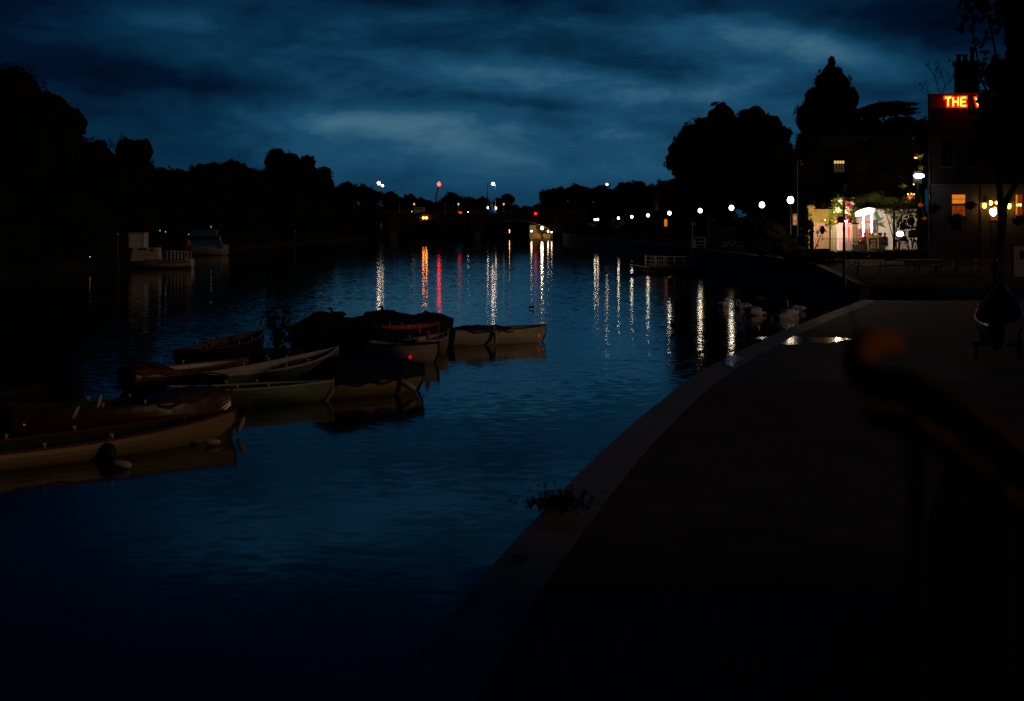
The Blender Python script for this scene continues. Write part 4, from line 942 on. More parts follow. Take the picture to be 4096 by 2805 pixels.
mb = MB(); q0, q1 = pl(3700, 436, -.3), pl(4090, 440, -.3); mb.box(((q0[0] + q1[0]) / 2 + .4, -.32, q0[1]), (q1[0] - q0[0] - .6, .06, .05)); mb.build('sign_rail', 'iron_black', pub)
def tow(lx, ly, lz): return P0 + Vector((lx * ca - ly * sa, lx * sa + ly * ca, lz))
# hanging baskets and troughs in front of the pub
def basket(label, px, py, r, dpt=-1.0, lm='leaf_dark', trough=False, group='hanging baskets on the pub', extra=None, cnt=260):
    q_ = pl(px, py, dpt); p_ = tow(q_[0], dpt, q_[1])
    t = thing('hanging_basket' if not trough else 'plant_trough', label, 'planter', p_, ANG, group)
    mb = MB()
    if trough: mb.box((0, 0, -r * .8), (r * 1.3, r * .7, r * .8), bev=.03)
    else: mb.lathe([(.02, -r * .75), (r * .45, -r * .55), (r * .62, -r * .1), (r * .6, 0)], n=12)
    mb.build('basket', 'wood_dark', t)
    mb = MB(); mb.ball((0, 0, .0), (r * .75, r * .7, r * .55), 12, 8, jit=.2)
    for _ in range(cnt):
        d = Vector((R.gauss(0, 1), R.gauss(0, 1), R.gauss(0, .8))).normalized(); mb.leaf(Vector((d.x * r, d.y * r, d.z * r * .75 + .02)) * R.uniform(.7, 1.05), .12)
    fo = mb.build('foliage', lm, t)
    if extra:
        mb = MB()
        for _ in range(90):
            d = Vector((R.gauss(0, 1), R.gauss(0, 1) - .6, R.gauss(0, .8))).normalized(); mb.ball(Vector((d.x * r, d.y * r, d.z * r * .75)) * 1.02, .035, 6, 4)
        mb.build('flowers', extra, fo)
    if not trough:
        mb = MB()
        for a in (0, 2.1, 4.2): mb.tube([(r * .55 * math.cos(a), r * .55 * math.sin(a), 0), (0, 0, r * 1.5)], .01, 4)
        mb.tube([(0, 0, r * 1.5), (0, 0, r * 1.5 + .25), (0, -dpt * .5, r * 1.5 + .4), (0, -dpt - .02, r * 1.5 + .25)], .015, 5); mb.build('chain', 'iron_black', t)
    return t
basket('black hanging basket between the orange window and wall lantern', 3882, 822, .42)
basket('black hanging basket left of the orange window', 3735, 835, .5)
basket('dark hanging basket in front of the right-hand pub window', 4072, 880, .5)
basket('bushy window trough under the orange window', 3826, 876, .62, -.5, trough=True, group='window troughs of the pub')
# lit balcony pieces left of the pub
FB = 'flower baskets lit yellow beside the pub'
small_light('flood_lamp', 'blazing white floodlight high beside the pub wall', 'floodlight', atd(3676, 704, 94), (.36, .15, .15), 'flood_white', 'white floodlights near the pub', 1.6)
small_light('flood_lamp', 'small white floodlight low by the bushes before the terrace', 'floodlight', atd(3600, 936, 100), (.24, .12, .18), 'flood_white', 'white floodlights near the pub', 1.2)
for lb, px, py, rx, ry, m_ in (('topmost lit flower clump, golden, above the floodlight', 3677, 627, 16, 10, 'leaf_bright'), ('green leafy clump just above the floodlight', 3684, 676, 10, 13, 'leaf_bright'),
                            ('yellow-green leaf clump left of the pub corner', 3612, 746, 13, 7, 'leaf_bright'), ('orange flower basket below the floodlight', 3636, 790, 16, 16, 'flower_orange'),
                            ('small amber flower cluster at the pub corner', 3684, 820, 9, 5, 'flower_orange'), ('tiny amber flower cluster under the pub corner', 3696, 874, 6, 5, 'flower_orange')):
    p_ = atd(px, py, 97); t = thing('flower_basket', lb, 'planter', p_, 0, FB); s_ = 97 / F
    mb = MB(); mb.ball((0, 0, 0), (rx * s_ * .6, .15, ry * s_ * .6), 8, 6, jit=.2)
    for _ in range(90): 
        d = Vector((R.gauss(0, .6), R.gauss(0, .5), R.gauss(0, .6))); mb.leaf(Vector((d.x * rx * s_, d.y * .2, d.z * ry * s_)), .10)
    mb.build('foliage', m_, t)
    mb = MB(); mb.lathe([(.03, -ry * s_ * 1.3), (rx * s_ * .5, -ry * s_ * .5)], n=10); mb.tube([(0, 0, 0), (0, .2, ry * s_ + .5), (0, .8, ry * s_ + .6)], .015, 5); mb.build('basket', 'wood_dark', t)
    pld = bpy.data.lights.new('basket_light', 'POINT'); plo = bpy.data.objects.new('basket_light', pld); COL.objects.link(plo)
    pld.energy = {627: 14, 676: 8, 746: 6, 790: 16, 820: 4, 874: 2}[py]; pld.color = (1, .62, .16); pld.shadow_soft_size = .06; plo.parent = t; plo.location = (.1, -.55, .05)
for px, py, lb in ((3666, 632, 'tiny bulb touching the topmost lit flower clump'), (3660, 631, 'tiny bulb just left of the topmost lit flower clump'), (3632, 777, 'left of three tiny bulbs on the orange flower basket'), (3646, 776, 'middle of three tiny bulbs on the orange flower basket'), (3656, 778, 'right of three tiny bulbs on the orange flower basket'), (3655, 738, 'tiny pale bulb alone above the orange flower basket')):
    small_light('fairy_light', lb, 'lamp', atd(px, py, 96), .035, 'bulb_warm', 'tiny bulbs among the flower baskets')
# objects in front of the pub
def picnic_table(label, p_, rz, m_='wood_dark'):
    t = thing('picnic_table', label, 'table', p_, rz, 'picnic tables in front of the pub terrace')
    mb = MB()
    for k in range(5): mb.box((0, -.32 + k * .16, .74), (1.8, .145, .04), bev=.005)
    mb.build('tabletop', m_, t)
    for sy in (-.72, .72):
        mb = MB(); mb.box((0, sy - .075, .45), (1.8, .14, .04), bev=.005); mb.box((0, sy + .075, .45), (1.8, .14, .04), bev=.005); mb.build('bench_seat', m_, t)
    for sx in (-.65, .65):
        mb = MB(); mb.box((sx, 0, .42), (.05, 1.6, .09)); 
        for s_ in (-1, 1): mb.box((sx + .05, s_ * .38, .37), (.045, .09, .86), rx=-s_ * .42)
        mb.build('leg_frame', m_, t)
    return t
for i, (px, py, rz, lb) in enumerate([(3470, 1028, .1, 'picnic table lit yellow below the chalkboard'), (3590, 1012, -.1, 'dark picnic table right of the chalkboard'), (3720, 1030, .2, 'dark picnic table at the pub corner'), (3880, 1045, 0, 'dark picnic table before the pub doorway'), (3800, 1035, .15, 'dark picnic table under the orange window')]):
    z = 2.0; p_ = at(px, py + 62, 1.5)
    picnic_table(lb, Vector(((px - 2048) / F * 84, 84 + i * .3, 1.75)), rz + ANG * .5, 'wood_mid' if i == 0 else 'wood_dark')
bd = thing('information_board', 'tall cream board at the right edge of the picture', 'sign board', atd(4083, 913, 58).xy.to_3d() + Vector((0, 0, 1.2)))
mb = MB(); z0, z1 = atd(0, 1108, 58).z - 1.2, atd(0, 985, 58).z - 1.2
mb.box((0, 0, (z0 + z1) / 2), (.62, .06, z1 - z0), bev=.01); mb.build('panel', 'board_cream', bd)
mb = MB(); mb.box((-.34, .02, z1 / 2 + .05), (.07, .07, z1 + .1)); mb.box((.34, .02, z1 / 2 + .05), (.07, .07, z1 + .1)); mb.box((0, .02, z1 + .02), (.75, .09, .06)); mb.build('frame', 'wood_dark', bd)
mb = MB(); mb.box((.12, -.035, z0 + .9), (.3, .01, .35)); mb.build('notice', 'tarp_black', bd)
person('person in black standing by the plane tree trunk', Vector((atd(3985, 1, 73).x, 73, 1.25)), .4, top='cloth_black', legs='cloth_black')

# ------------------------------------------------------------------ terrace of lights
TZ = 2.7
gw = thing('garden_wall', 'ochre garden wall with square capped pillar, left of the flower arch', 'wall', atd(3275, 913, 118).xy.to_3d() + Vector((0, 0, 2.4)))
def tl_(o, px, py, Yd): return atd(px, py, Yd) - o.location
a, b_ = tl_(gw, 3250, 837, 118), tl_(gw, 3325, 837, 118); h0 = tl_(gw, 3250, 893, 118).z
mb = MB(); mb.box(((a.x + b_.x) / 2, 0, (a.z + h0) / 2), (b_.x - a.x, .3, a.z - h0)); mb.build('upper_panel', 'render_yellow', gw)
mb = MB(); mb.box(((a.x + b_.x) / 2 , -.1, h0 / 2), (b_.x - a.x + .6, .4, h0 - .02)); mb.build('lower_wall', 'render_pink', gw)
a, b_ = tl_(gw, 3229, 832, 118), tl_(gw, 3254, 832, 118)
mb = MB(); mb.box(((a.x + b_.x) / 2, -.05, a.z / 2), (b_.x - a.x - .1, .5, a.z)); mb.box(((a.x + b_.x) / 2, -.05, a.z + .05), (b_.x - a.x + .14, .68, .16), bev=.03); mb.box(((a.x + b_.x) / 2, -.05, a.z + .17), (b_.x - a.x - .1, .45, .1)); mb.build('pillar', 'render_yellow', gw)
mb = MB(); c_ = tl_(gw, 3256, 845, 118); mb.box((c_.x, -.17, c_.z), (.42, .02, .1)); mb.build('notice', 'red_paint', gw)
pld = bpy.data.lights.new('wall_fill_light', 'SPOT'); plo = bpy.data.objects.new('wall_fill_light', pld); COL.objects.link(plo)  # added spot with its own fixture, put in to brighten the ochre wall
pld.energy = 420; pld.color = (1, .70, .25); pld.shadow_soft_size = .1; pld.spot_size = rad(150); pld.spot_blend = .7; plo.rotation_euler = (rad(85), 0, 0)
lf = small_light('wall_lamp', 'small added spot lamp brightening the ochre garden wall', 'lamp', atd(3300, 880, 114.5), .05, 'bulb_warm'); plo.parent = lf; plo.location = (0, .25, 0)
# mural wall
mw = thing('mural_wall', 'pale wall painted with green leaves and swallows behind the seated people', 'wall', atd(3590, 913, 112).xy.to_3d() + Vector((0, 0, 2.5)))
a, b_ = tl_(mw, 3425, 838, 112), tl_(mw, 3668, 838, 112)
mb = MB(); mb.box(((a.x + b_.x) / 2, .15, a.z / 2), (b_.x - a.x, .3, a.z)); mb.build('wall', 'render_pale', mw)
mb = MB(); mb.box(((a.x + b_.x) / 2, .15, a.z + .04), (b_.x - a.x + .05, .4, .08)); mb.build('coping', 'render_white', mw)
def mp_(pts): return [(tl_(mw, x, y, 112).x, tl_(mw, x, y, 112).z) for x, y in pts]
mb = MB(); mb.prism(mp_([(3494, 842), (3510, 846), (3514, 860), (3524, 874), (3534, 866), (3530, 878), (3518, 886), (3505, 880), (3500, 866)]), -.02, -.003); mb.build('painted_leaf', 'mural_green', mw)
mb = MB(); mb.prism(mp_([(3509, 900), (3520, 884), (3516, 893), (3532, 882), (3524, 893), (3542, 885), (3530, 896), (3545, 913), (3528, 907), (3518, 903)]), -.02, -.003); mb.build('painted_bird', 'mural_dark', mw)
mb = MB(); mb.prism(mp_([(3585, 888), (3600, 872), (3606, 850), (3612, 842), (3611, 862), (3604, 884), (3594, 897)]), -.02, -.003); mb.build('painted_branch', 'mural_dark', mw)
c0, c1 = tl_(mw, 3483, 879, 112), tl_(mw, 3512, 932, 112)
mb = MB(); mb.box(((c0.x + c1.x) / 2, -.05, (c0.z + c1.z) / 2), (c1.x - c0.x, .1, c0.z - c1.z), bev=.01); mb.build('door', 'cloth_grey', mw)
# white kiosk, brightly lit under its roof
kk = thing('kiosk', 'dazzling white serving kiosk with slanting roof and posts', 'kiosk', atd(3452, 913, 106).xy.to_3d() + Vector((0, 0, 2.5)))
def kp(px, py): return tl_(kk, px, py, 106)
p_ = [kp(3404, 857), kp(3420, 843), kp(3462, 832), kp(3490, 834), kp(3488, 845), kp(3470, 856), kp(3440, 862), kp(3410, 866)]
mb = MB(); mb.prism([(v.x, v.z) for v in p_], -.9, 1.2); mb.build('roof', 'render_pale', kk)
mb = MB(); c_ = kp(3445, 852); mb.box((c_.x, -1.0, c_.z + .04), (1.35, .1, .26), ry=-.2, bev=.02); mb.build('light_strip', 'strip_white', kk)
for px, wd in ((3443, .15), (3476, .15)):
    v = kp(px, 856); mb = MB(); mb.box((v.x, -.75, v.z / 2), (wd, wd, v.z), bev=.01); mb.build('post', 'white_paint', kk)
v0, v1 = kp(3443, 885), kp(3476, 885)
mb = MB(); mb.box(((v0.x + v1.x) / 2, .6, .9), (v1.x - v0.x + .8, .1, 1.9)); mb.build('back_panel', 'maroon_paint', kk)
mb = MB(); mb.box(((v0.x + v1.x) / 2, -.3, .95), (v1.x - v0.x + .5, .7, .08)); mb.box(((v0.x + v1.x) / 2, -.1, .48), (v1.x - v0.x + .3, .4, .86)); mb.build('counter', 'wood_mid', kk)
mb = MB(); v = kp(3460, 888); mb.box((v.x, -.8, v.z), (.5, .03, .16), bev=.01); mb.build('name_board', 'red_strip', kk)
pld = bpy.data.lights.new('kiosk_light', 'SPOT'); plo = bpy.data.objects.new('kiosk_light', pld); COL.objects.link(plo)
pld.energy = 1900; pld.color = (1, .80, .60); pld.shadow_soft_size = .25; plo.parent = kk; plo.location = (kp(3440, 870).x, -1.6, kp(3440, 868).z); pld.spot_size = rad(150); pld.spot_blend = .6; plo.rotation_euler = (rad(72), 0, 0)
pld = bpy.data.lights.new('kiosk_light', 'SPOT'); plo = bpy.data.objects.new('kiosk_light', pld); COL.objects.link(plo)
pld.energy = 480; pld.color = (1, .74, .55); pld.shadow_soft_size = .2; plo.parent = kk; plo.location = (kp(3540, 860).x, -.3, kp(3500, 866).z); pld.spot_size = rad(160); pld.spot_blend = .6; plo.rotation_euler = (rad(80), 0, 0)
# gate pillars, flower arch, flower pots
for lb, xa, xb, yt, yb in (('left white fluted gate pillar under the flower arch', 3318, 3348, 897, 985), ('right white gate pillar beside the kiosk', 3404, 3431, 897, 958)):
    c_ = atd((xa + xb) / 2, 913, 102); z0 = 2.45
    t = thing('gate_pillar', lb, 'pillar', (c_.x, 102, z0), 0, 'white gate pillars'); wd = (xb - xa) * 102 / F; ht = atd(0, yt, 102).z - z0
    mb = MB(); mb.box((0, 0, ht / 2), (wd - .1, wd - .1, ht), bev=.02); mb.build('shaft', 'render_pale', t)
    mb = MB()
    for k in (-1, 0, 1): mb.box((k * wd * .22, -wd / 2 + .045, ht * .5), (.03, .03, ht * .8))
    mb.build('moulding', 'render_white', t)
    mb = MB(); mb.box((0, 0, .1), (wd + .02, wd + .02, .24), bev=.02); mb.box((0, 0, ht + .04), (wd + .06, wd + .06, .1), bev=.02); mb.build('cap', 'wood_dark', t)
for lb, px, py in (('orange cube planter on the left gate pillar', 3340, 887), ('bright yellow-orange cube planter on the right gate pillar', 3417, 884)):
    c_ = atd(px, 895, 102); t = thing('flower_pot', lb, 'flower pot', (c_.x, 102, c_.z + .02), 0, 'cube planters on the gate pillars')
    mb = MB(); mb.box((0, 0, .14), (.27, .27, .28), bev=.02); mb.build('pot', 'sign_yellow', t)
    mb = MB(); mb.ball((0, 0, .38), (.14, .14, .12), 8, 6, jit=.3)
    for _ in range(60): mb.leaf(Vector((R.gauss(0, .1), R.gauss(0, .1), .36 + abs(R.gauss(0, .12)))), .09)
    mb.build('flowers', 'flower_orange', t)
ar = thing('flower_arch', 'arch of leaves with pink and white flowers between the gate pillars', 'flower arch', atd(3378, 913, 101.5).xy.to_3d() + Vector((0, 0, 2.45)))
arc = [(3322, 900), (3326, 878), (3334, 850), (3342, 826), (3356, 808), (3372, 804), (3390, 808), (3404, 820), (3412, 836), (3414, 852), (3404, 868)]
mb = MB(); mb.tube([tl_(ar, x, y, 101.5) for x, y in arc], .03, 6); mb.tube([tl_(ar, x, y, 102) for x, y in arc], .03, 6); mb.build('hoop', 'iron_black', ar)
mb = MB()
for i in range(2300):
    k = R.random() * (len(arc) - 1); j = int(k); f_ = k - j; x = arc[j][0] * (1 - f_) + arc[j + 1][0] * f_; y = arc[j][1] * (1 - f_) + arc[j + 1][1] * f_
    sp = 8 if j < 3 else 12
    mb.leaf(tl_(ar, x + R.gauss(0, sp), y + R.gauss(0, sp), 101.5 + R.gauss(0, .25)), .13)
for i in range(280): mb.leaf(tl_(ar, 3362 + R.gauss(0, 10), 848 + R.gauss(0, 9), 101.5), .11)
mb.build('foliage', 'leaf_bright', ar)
for m_, cx, cy, s_, n_ in (('flower_pink', 3387, 810, 7, 60), ('flower_white', 3410, 812, 7, 70), ('flower_white', 3364, 802, 8, 50), ('flower_pink', 3405, 828, 8, 30), ('flower_white', 3350, 842, 10, 40), ('flower_pink', 3384, 880, 9, 40), ('flower_white', 3392, 846, 12, 50)):
    mb = MB()
    for _ in range(n_): mb.ball(tl_(ar, cx + R.gauss(0, s_ * .6), cy + R.gauss(0, s_ * .6), 101.2 + R.gauss(0, .15)), .05, 6, 4)
    mb.build('flowers', m_, ar)
pld = bpy.data.lights.new('arch_light', 'POINT'); plo = bpy.data.objects.new('arch_light', pld); COL.objects.link(plo)
pld.energy = 260; pld.color = (1, .72, .35); pld.shadow_soft_size = .15; plo.parent = ar; plo.location = tl_(ar, 3352, 862, 100)
t = small_light('spot_lamp', 'pink-white lamp inside the flower arch by the lamp post', 'lamp', atd(3384, 886, 103), (.12, .1, .14), 'strip_white')
pld = bpy.data.lights.new('spot_light', 'POINT'); plo = bpy.data.objects.new('spot_light', pld); COL.objects.link(plo)
pld.energy = 80; pld.color = (1, .25, .15); pld.shadow_soft_size = .1; plo.parent = t; plo.location = (.0, -.5, -.3)
t = thing('neon_strip', 'vertical red light strip on the right gate pillar edge', 'lamp', atd(3397, 930, 102.4))
mb = MB(); mb.box((0, 0, 0), (.06, .06, 1.2), bev=.01); mb.build('tube', 'red_strip', t); mb = MB(); mb.box((0, .06, 0), (.1, .05, 1.3)); mb.build('housing', 'iron_black', t)
# hoarding behind the arch
t = thing('garden_screen', 'pink-lit screen wall seen through the flower arch', 'screen', atd(3360, 913, 109).xy.to_3d() + Vector((0, 0, 2.5)))
a, b_ = tl_(t, 3318, 892, 109), tl_(t, 3440, 892, 109); mb = MB(); mb.box(((a.x + b_.x) / 2, 0, a.z / 2), (b_.x - a.x, .1, a.z)); mb.build('panel', 'render_pink', t)
# table glassware / small tables and seated people
SG = 'people seated on the lit terrace'
for lb, px, rz, tp, hr, yd in (('seated person in orange beside the kiosk post', 3459, -.6, 'cloth_orange', 'hair_fair', 103), ('seated person in grey, second from the kiosk', 3479, 2.6, 'cloth_grey', 'hair_dark', 102.3),
                       ('seated person with fair hair before the dark door', 3490, .5, 'cloth_pale', 'hair_fair', 104.5), ('seated person in dark blue with back turned, right of the chalkboard', 3517, 0, 'cloth_blue', 'hair_dark', 101.6),
                       ('seated person in cream near the painted swallow', 3524, PI, 'cloth_pale', 'hair_fair', 104), ('seated person in black at the right end of the group', 3539, 2.5, 'cloth_black', 'hair_fair', 103.2)):
    c_ = atd(px, 913, yd); person(lb, (c_.x, yd, TZ + .02), rz, True, tp, 'cloth_black', hr, SG)
mb = MB(); mb.prism([(23.5, 100), (36, 100), (36, 120), (23.5, 120)], 2.0, TZ, 'xy'); struct(mb.build('terrace_ground', 'gravel_path'))
for lb, px, yd in (('small round table left of the chalkboard', 3469, 103.6), ('small round table right of the chalkboard', 3504, 103.0), ('small round table at the right of the seated group', 3532, 102.9)):
    c_ = atd(px, 913, yd); t = thing('cafe_table', lb, 'table', (c_.x, yd, TZ), 0, 'cafe tables on the lit terrace')
    mb = MB(); mb.lathe([(.38, .72), (.4, .74), (.38, .76)], n=18); mb.build('tabletop', 'galv', t); mb = MB(); mb.lathe([(.24, 0), (.05, .06), (.03, .1), (.03, .72)], n=10); mb.build('pedestal', 'iron_black', t)
    for k in range(3):
        g_ = thing('drinking_glass', ['short', 'middle', 'rear'][k] + ' glass on the ' + lb, 'glass', (c_.x + R.uniform(-.22, .22), yd + R.uniform(-.2, .2), TZ + .76), 0, 'glasses on the cafe tables')
        mb = MB(); mb.lathe([(.03, 0), (.035, .13), (.032, .13), (.028, .01)], n=8); mb.build('cup', 'fender_white', g_)
for i, (px, yd, rz) in enumerate(((3459, 103, -.6), (3479, 102.3, 2.6), (3490, 104.5, .5), (3517, 101.6, 0), (3524, 104, PI), (3539, 103.2, 2.5))):
    c_ = atd(px, 913, yd)
    if i == 0:
        ch0 = thing('cafe_chair', '', 'chair'); mb = MB(); mb.box((0, 0, .44), (.42, .42, .04), bev=.01); mb.build('seat', 'wood_mid', ch0)
        mb = MB(); [mb.box((0, -.2, .62 + k * .11), (.4, .02, .06)) for k in range(3)]; mb.build('backrest', 'wood_mid', ch0)
        for sx in (-.18, .18):
            for sy in (-.18, .18): mb = MB(); mb.tube([(sx, sy, 0), (sx, sy * 1.02, .44 if sy > 0 else .9)], .015, 6); mb.build('leg', 'iron_black', ch0)
        cc = ch0
    else: cc = copy_tree(ch0)
    nm = ['orange-clad', 'grey-clad', 'fair-haired', 'dark blue-clad', 'cream-clad', 'black-clad'][i]
    place(cc, (c_.x, yd, TZ - .005), rz, 'cafe chair under the %s seated person' % nm, 'chairs on the lit terrace')
# A-board, troughs, railing before the terrace
t = thing('chalkboard_sign', 'yellow-framed chalkboard standing before the terrace', 'sign board', atd(3492, 913, 98.5).xy.to_3d() + Vector((0, 0, 2.45)))
mb = MB(); z0, z1 = .25, 1.42
for sx in (-.34, .34): mb.box((sx, 0, .7), (.09, .06, 1.46), rx=-.12, ry=sx * .12)
mb.box((0, .07, 1.36), (.74, .06, .2), rx=-.12); mb.box((0, -.05, .24), (.62, .06, .09), rx=-.12); mb.build('frame', 'sign_yellow', t)
mb = MB(); mb.box((0, .0, .78), (.6, .03, 1.0), rx=-.12); bo = mb.build('board', 'chalkboard', t)
mb = MB()
for k in range(6): mb.box((R.uniform(-.05, .05), -.105 + k * .017, .45 + k * .13), (R.uniform(.25, .45), .01, .03), rx=-.12, ry=R.uniform(-.15, .15))
for k in range(10): a = k * .6; mb.box((math.cos(a) * .14, -.045, .72 + math.sin(a) * .14), (.09, .01, .025), ry=-a, rx=-.12)
mb.build('chalk_drawing', 'chalk', bo)
pld = bpy.data.lights.new('board_fill_light', 'POINT'); plo = bpy.data.objects.new('board_fill_light', pld); COL.objects.link(plo)  # added fill light on a made-up stake, brightens the chalkboard front
pld.energy = 34; pld.color = (1, .75, .42); pld.shadow_soft_size = .08; plo.parent = t; plo.location = (-.3, -1.3, 1.35)
mb = MB(); mb.tube([(-.3, -1.3, 0), (-.3, -1.3, 1.42)], .02, 6); mb.lathe([(.07, 1.4), (.05, 1.46), (.01, 1.5)], (-.3, -1.3, 0), 8); mb.build('fill_stake', 'iron_black', t)
mb = MB(); mb.tube([(-.2, .35, 0), (-.25, .1, 1.3)], .02, 5); mb.tube([(.2, .35, 0), (.25, .1, 1.3)], .02, 5); mb.build('rear_leg', 'wood_mid', t)
for lb, xa, xb in (('pale trough planter left of the chalkboard', 3411, 3466), ('pale trough planter right of the chalkboard', 3513, 3536)):
    c_ = atd((xa + xb) / 2, 913, 99.3); wd = (xb - xa) * 99.3 / F
    t = thing('trough_planter', lb, 'planter', (c_.x, 99.3, 2.45), 0, 'trough planters before the terrace')
    mb = MB(); mb.box((0, 0, .36), (wd, .4, .72), bev=.02); mb.box((0, 0, .74), (wd + .06, .46, .06), bev=.01); mb.build('box', 'planter_grey', t)
    mb = MB()
    for _ in range(int(wd * 160)): mb.leaf(Vector((R.uniform(-wd / 2, wd / 2), R.uniform(-.15, .15), .76 + R.random() * .3)), .1)
    mb.build('foliage', 'leaf_dark', t)
c_ = atd(3240, 913, 100.3); d_ = atd(3560, 913, 100.3)
t = thing('iron_railing', 'thin iron railing running in front of the seated people', 'railing', (c_.x, 100.3, TZ - .05)); L = d_.x - c_.x; mb = MB()
for k in range(int(L / .13)): mb.tube([(k * .13, 0, 0), (k * .13, 0, 1.0)], .008, 4)
mb.build('bars', 'iron_black', t); mb = MB(); mb.box((L / 2, 0, 1.0), (L, .03, .03)); mb.box((L / 2, 0, .12), (L, .03, .03)); mb.build('rail', 'iron_black', t)
for k, (x0_, x1_) in enumerate(((3463, 3476), (3479, 3493), (3504, 3522))):
    a, b_ = atd(x0_, 905, 102.2), atd(x1_, 944, 102.2); t = thing('folded_parasol', ['leftmost', 'middle', 'rightmost'][k] + ' of three leaning closed white parasol poles by the terrace tables', 'parasol', (b_.x, 102.2, TZ), 0, 'leaning parasol poles')
    mb = MB(); mb.tube([(0, 0, 0), (a.x - b_.x, 0, a.z - TZ)], .018, 6); mb.build('pole', 'galv', t)
    mb = MB(); v = Vector((a.x - b_.x, 0, a.z - TZ)); mb.tube([v * .45, v * .7, v * .97], [.03, .026, .012], 8); mb.build('canopy', 'cloth_pale', t)
shrub('low dark hedge along the foot of the lit terrace', 97.5, [(3440, 1012, 50, 14), (3520, 1012, 60, 14), (3600, 1012, 60, 14), (3680, 1010, 50, 14)], 'leaf_dark', name='hedge', leaf_px=7, dens=1.3, core=.95, gz=2.3, group='low hedges before the terrace')
shrub('dark bushes crowning the river wall below the lamp post', 92, [(3260, 1045, 50, 26), (3340, 1060, 60, 24), (3420, 1070, 60, 22), (3190, 1035, 50, 28), (3300, 1020, 60, 20)], 'leaf_dark', leaf_px=9, dens=1.3, core=.9, gz=2.0, group='dark bushes on the bank')
shrub('dark bush on the slope between river wall and pub', 89, [(3500, 1085, 60, 20), (3570, 1095, 60, 18), (3640, 1090, 40, 18)], 'leaf_dark', leaf_px=9, dens=1.3, core=.9, gz=1.8, group='dark bushes on the bank')
shrub('leafy climber spilling over the painted wall', 110.5, [(3560, 846, 34, 11), (3610, 852, 30, 18), (3645, 872, 24, 36), (3585, 870, 14, 16), (3540, 838, 26, 8)], leaf_px=8, dens=1.4, core=.4, gz=2.6, group='shrubs behind the garden walls')
# thin young tree on the terrace
b0 = atd(3576, 913, 104); b0.z = TZ
t = thing('young_tree', 'slim dark tree with sparse leaves in front of the mural wall', 'tree', b0)
mb = MB(); mb.tube([(0, 0, -.1), (.02, 0, 1.6), (0, 0, 3.1), (.05, 0, 3.6)], [.1, .085, .07, .05], 8); 
for dx, dz in ((-.9, .9), (-.5, 1.2), (.8, .8), (1.2, .5), (.4, 1.3)): mb.tube([(0, 0, 2.3), (dx * .5, R.uniform(-.2, .2), 2.3 + dz * .6), (dx, R.uniform(-.3, .3), 2.3 + dz)], [.035, .02, .008], 5)
mb.build('trunk', 'bark', t)
mb = MB()
for _ in range(420): 
    d = Vector((R.gauss(0, .8), R.gauss(0, .4), R.gauss(0, .28))); mb.leaf(Vector((d.x, d.y, 3.25 + d.z)), .16)
for _ in range(150): mb.leaf(Vector((.25 + R.gauss(0, .3), -.3, 1.9 + R.gauss(0, .35))), .16)
mb.build('crown', 'leaf_green', t)
shrub('round dark bush between the young tree and the pub corner', 102.5, [(3612, 905, 26, 32), (3655, 935, 50, 34), (3645, 885, 34, 36), (3690, 900, 34, 60), (3612, 955, 40, 20), (3675, 850, 26, 24)], 'leaf_dark', leaf_px=9, core=.45, dens=3.2, gz=2.4, group='dark bushes on the bank')
# dark building behind the conifer with the lit window
hb = thing('riverside_house', 'unlit brick house behind the terrace with one bright upper window', 'house', atd(3460, 913, 136).xy.to_3d() + Vector((0, 0, 2.6)))
def hp_(px, py): return tl_(hb, px, py, 136)
wx0, wx1, wz1, wz0 = hp_(3336, 642).x, hp_(3379, 642).x, hp_(0, 642).z, hp_(0, 690).z
x0, x1, zt = hp_(3236, 600).x, hp_(3690, 600).x, hp_(0, 596).z
mb = MB(); wh = [(wx0, wx1, wz0, wz1)] + [(hp_(px, 0).x - .5, hp_(px, 0).x + .5, wz0, wz1) for px in (3440, 3520, 3600)]
wallwithholes(mb, x0, x1, 0, zt, wh, 0, .3); mb.box((x0 + .15, 5, zt / 2), (.3, 9.4, zt)); mb.box((x1 - .15, 5, zt / 2), (.3, 9.4, zt)); mb.build('wall', 'brick', hb)
mb = MB(); mb.prism([(x0 - .2, zt), (x1 + .2, zt), (x1 - 1.5, zt + 1.3), (x0 + 1.5, zt + 1.3)], -.2, 9.8); mb.build('roof', 'roof_slate', hb)
for i, h in enumerate(wh):
    mb = MB(); f_ = .05
    for k in range(5): mb.box((h[0] + (h[1] - h[0]) * k / 4, .1, (h[2] + h[3]) / 2), (.05, .06, h[3] - h[2]))
    for zz in (h[2], h[3] - .32, h[3]): mb.box(((h[0] + h[1]) / 2, .105, zz), (h[1] - h[0], .05, .05))
    wo_ = mb.build('window', 'wood_dark', hb, label='window with golden lit top lights' if i == 0 else None)
    mb = MB(); mb.box(((h[0] + h[1]) / 2, .16, h[3] - .17), (h[1] - h[0], .03, .27)); mb.build('top_pane', 'window_gold' if i == 0 else 'dark_glass', wo_)
    mb = MB(); mb.box(((h[0] + h[1]) / 2, .16, (h[2] + h[3] - .34) / 2), (h[1] - h[0], .03, h[3] - h[2] - .36)); mb.build('pane', 'window_dim' if i == 0 else 'dark_glass', wo_)
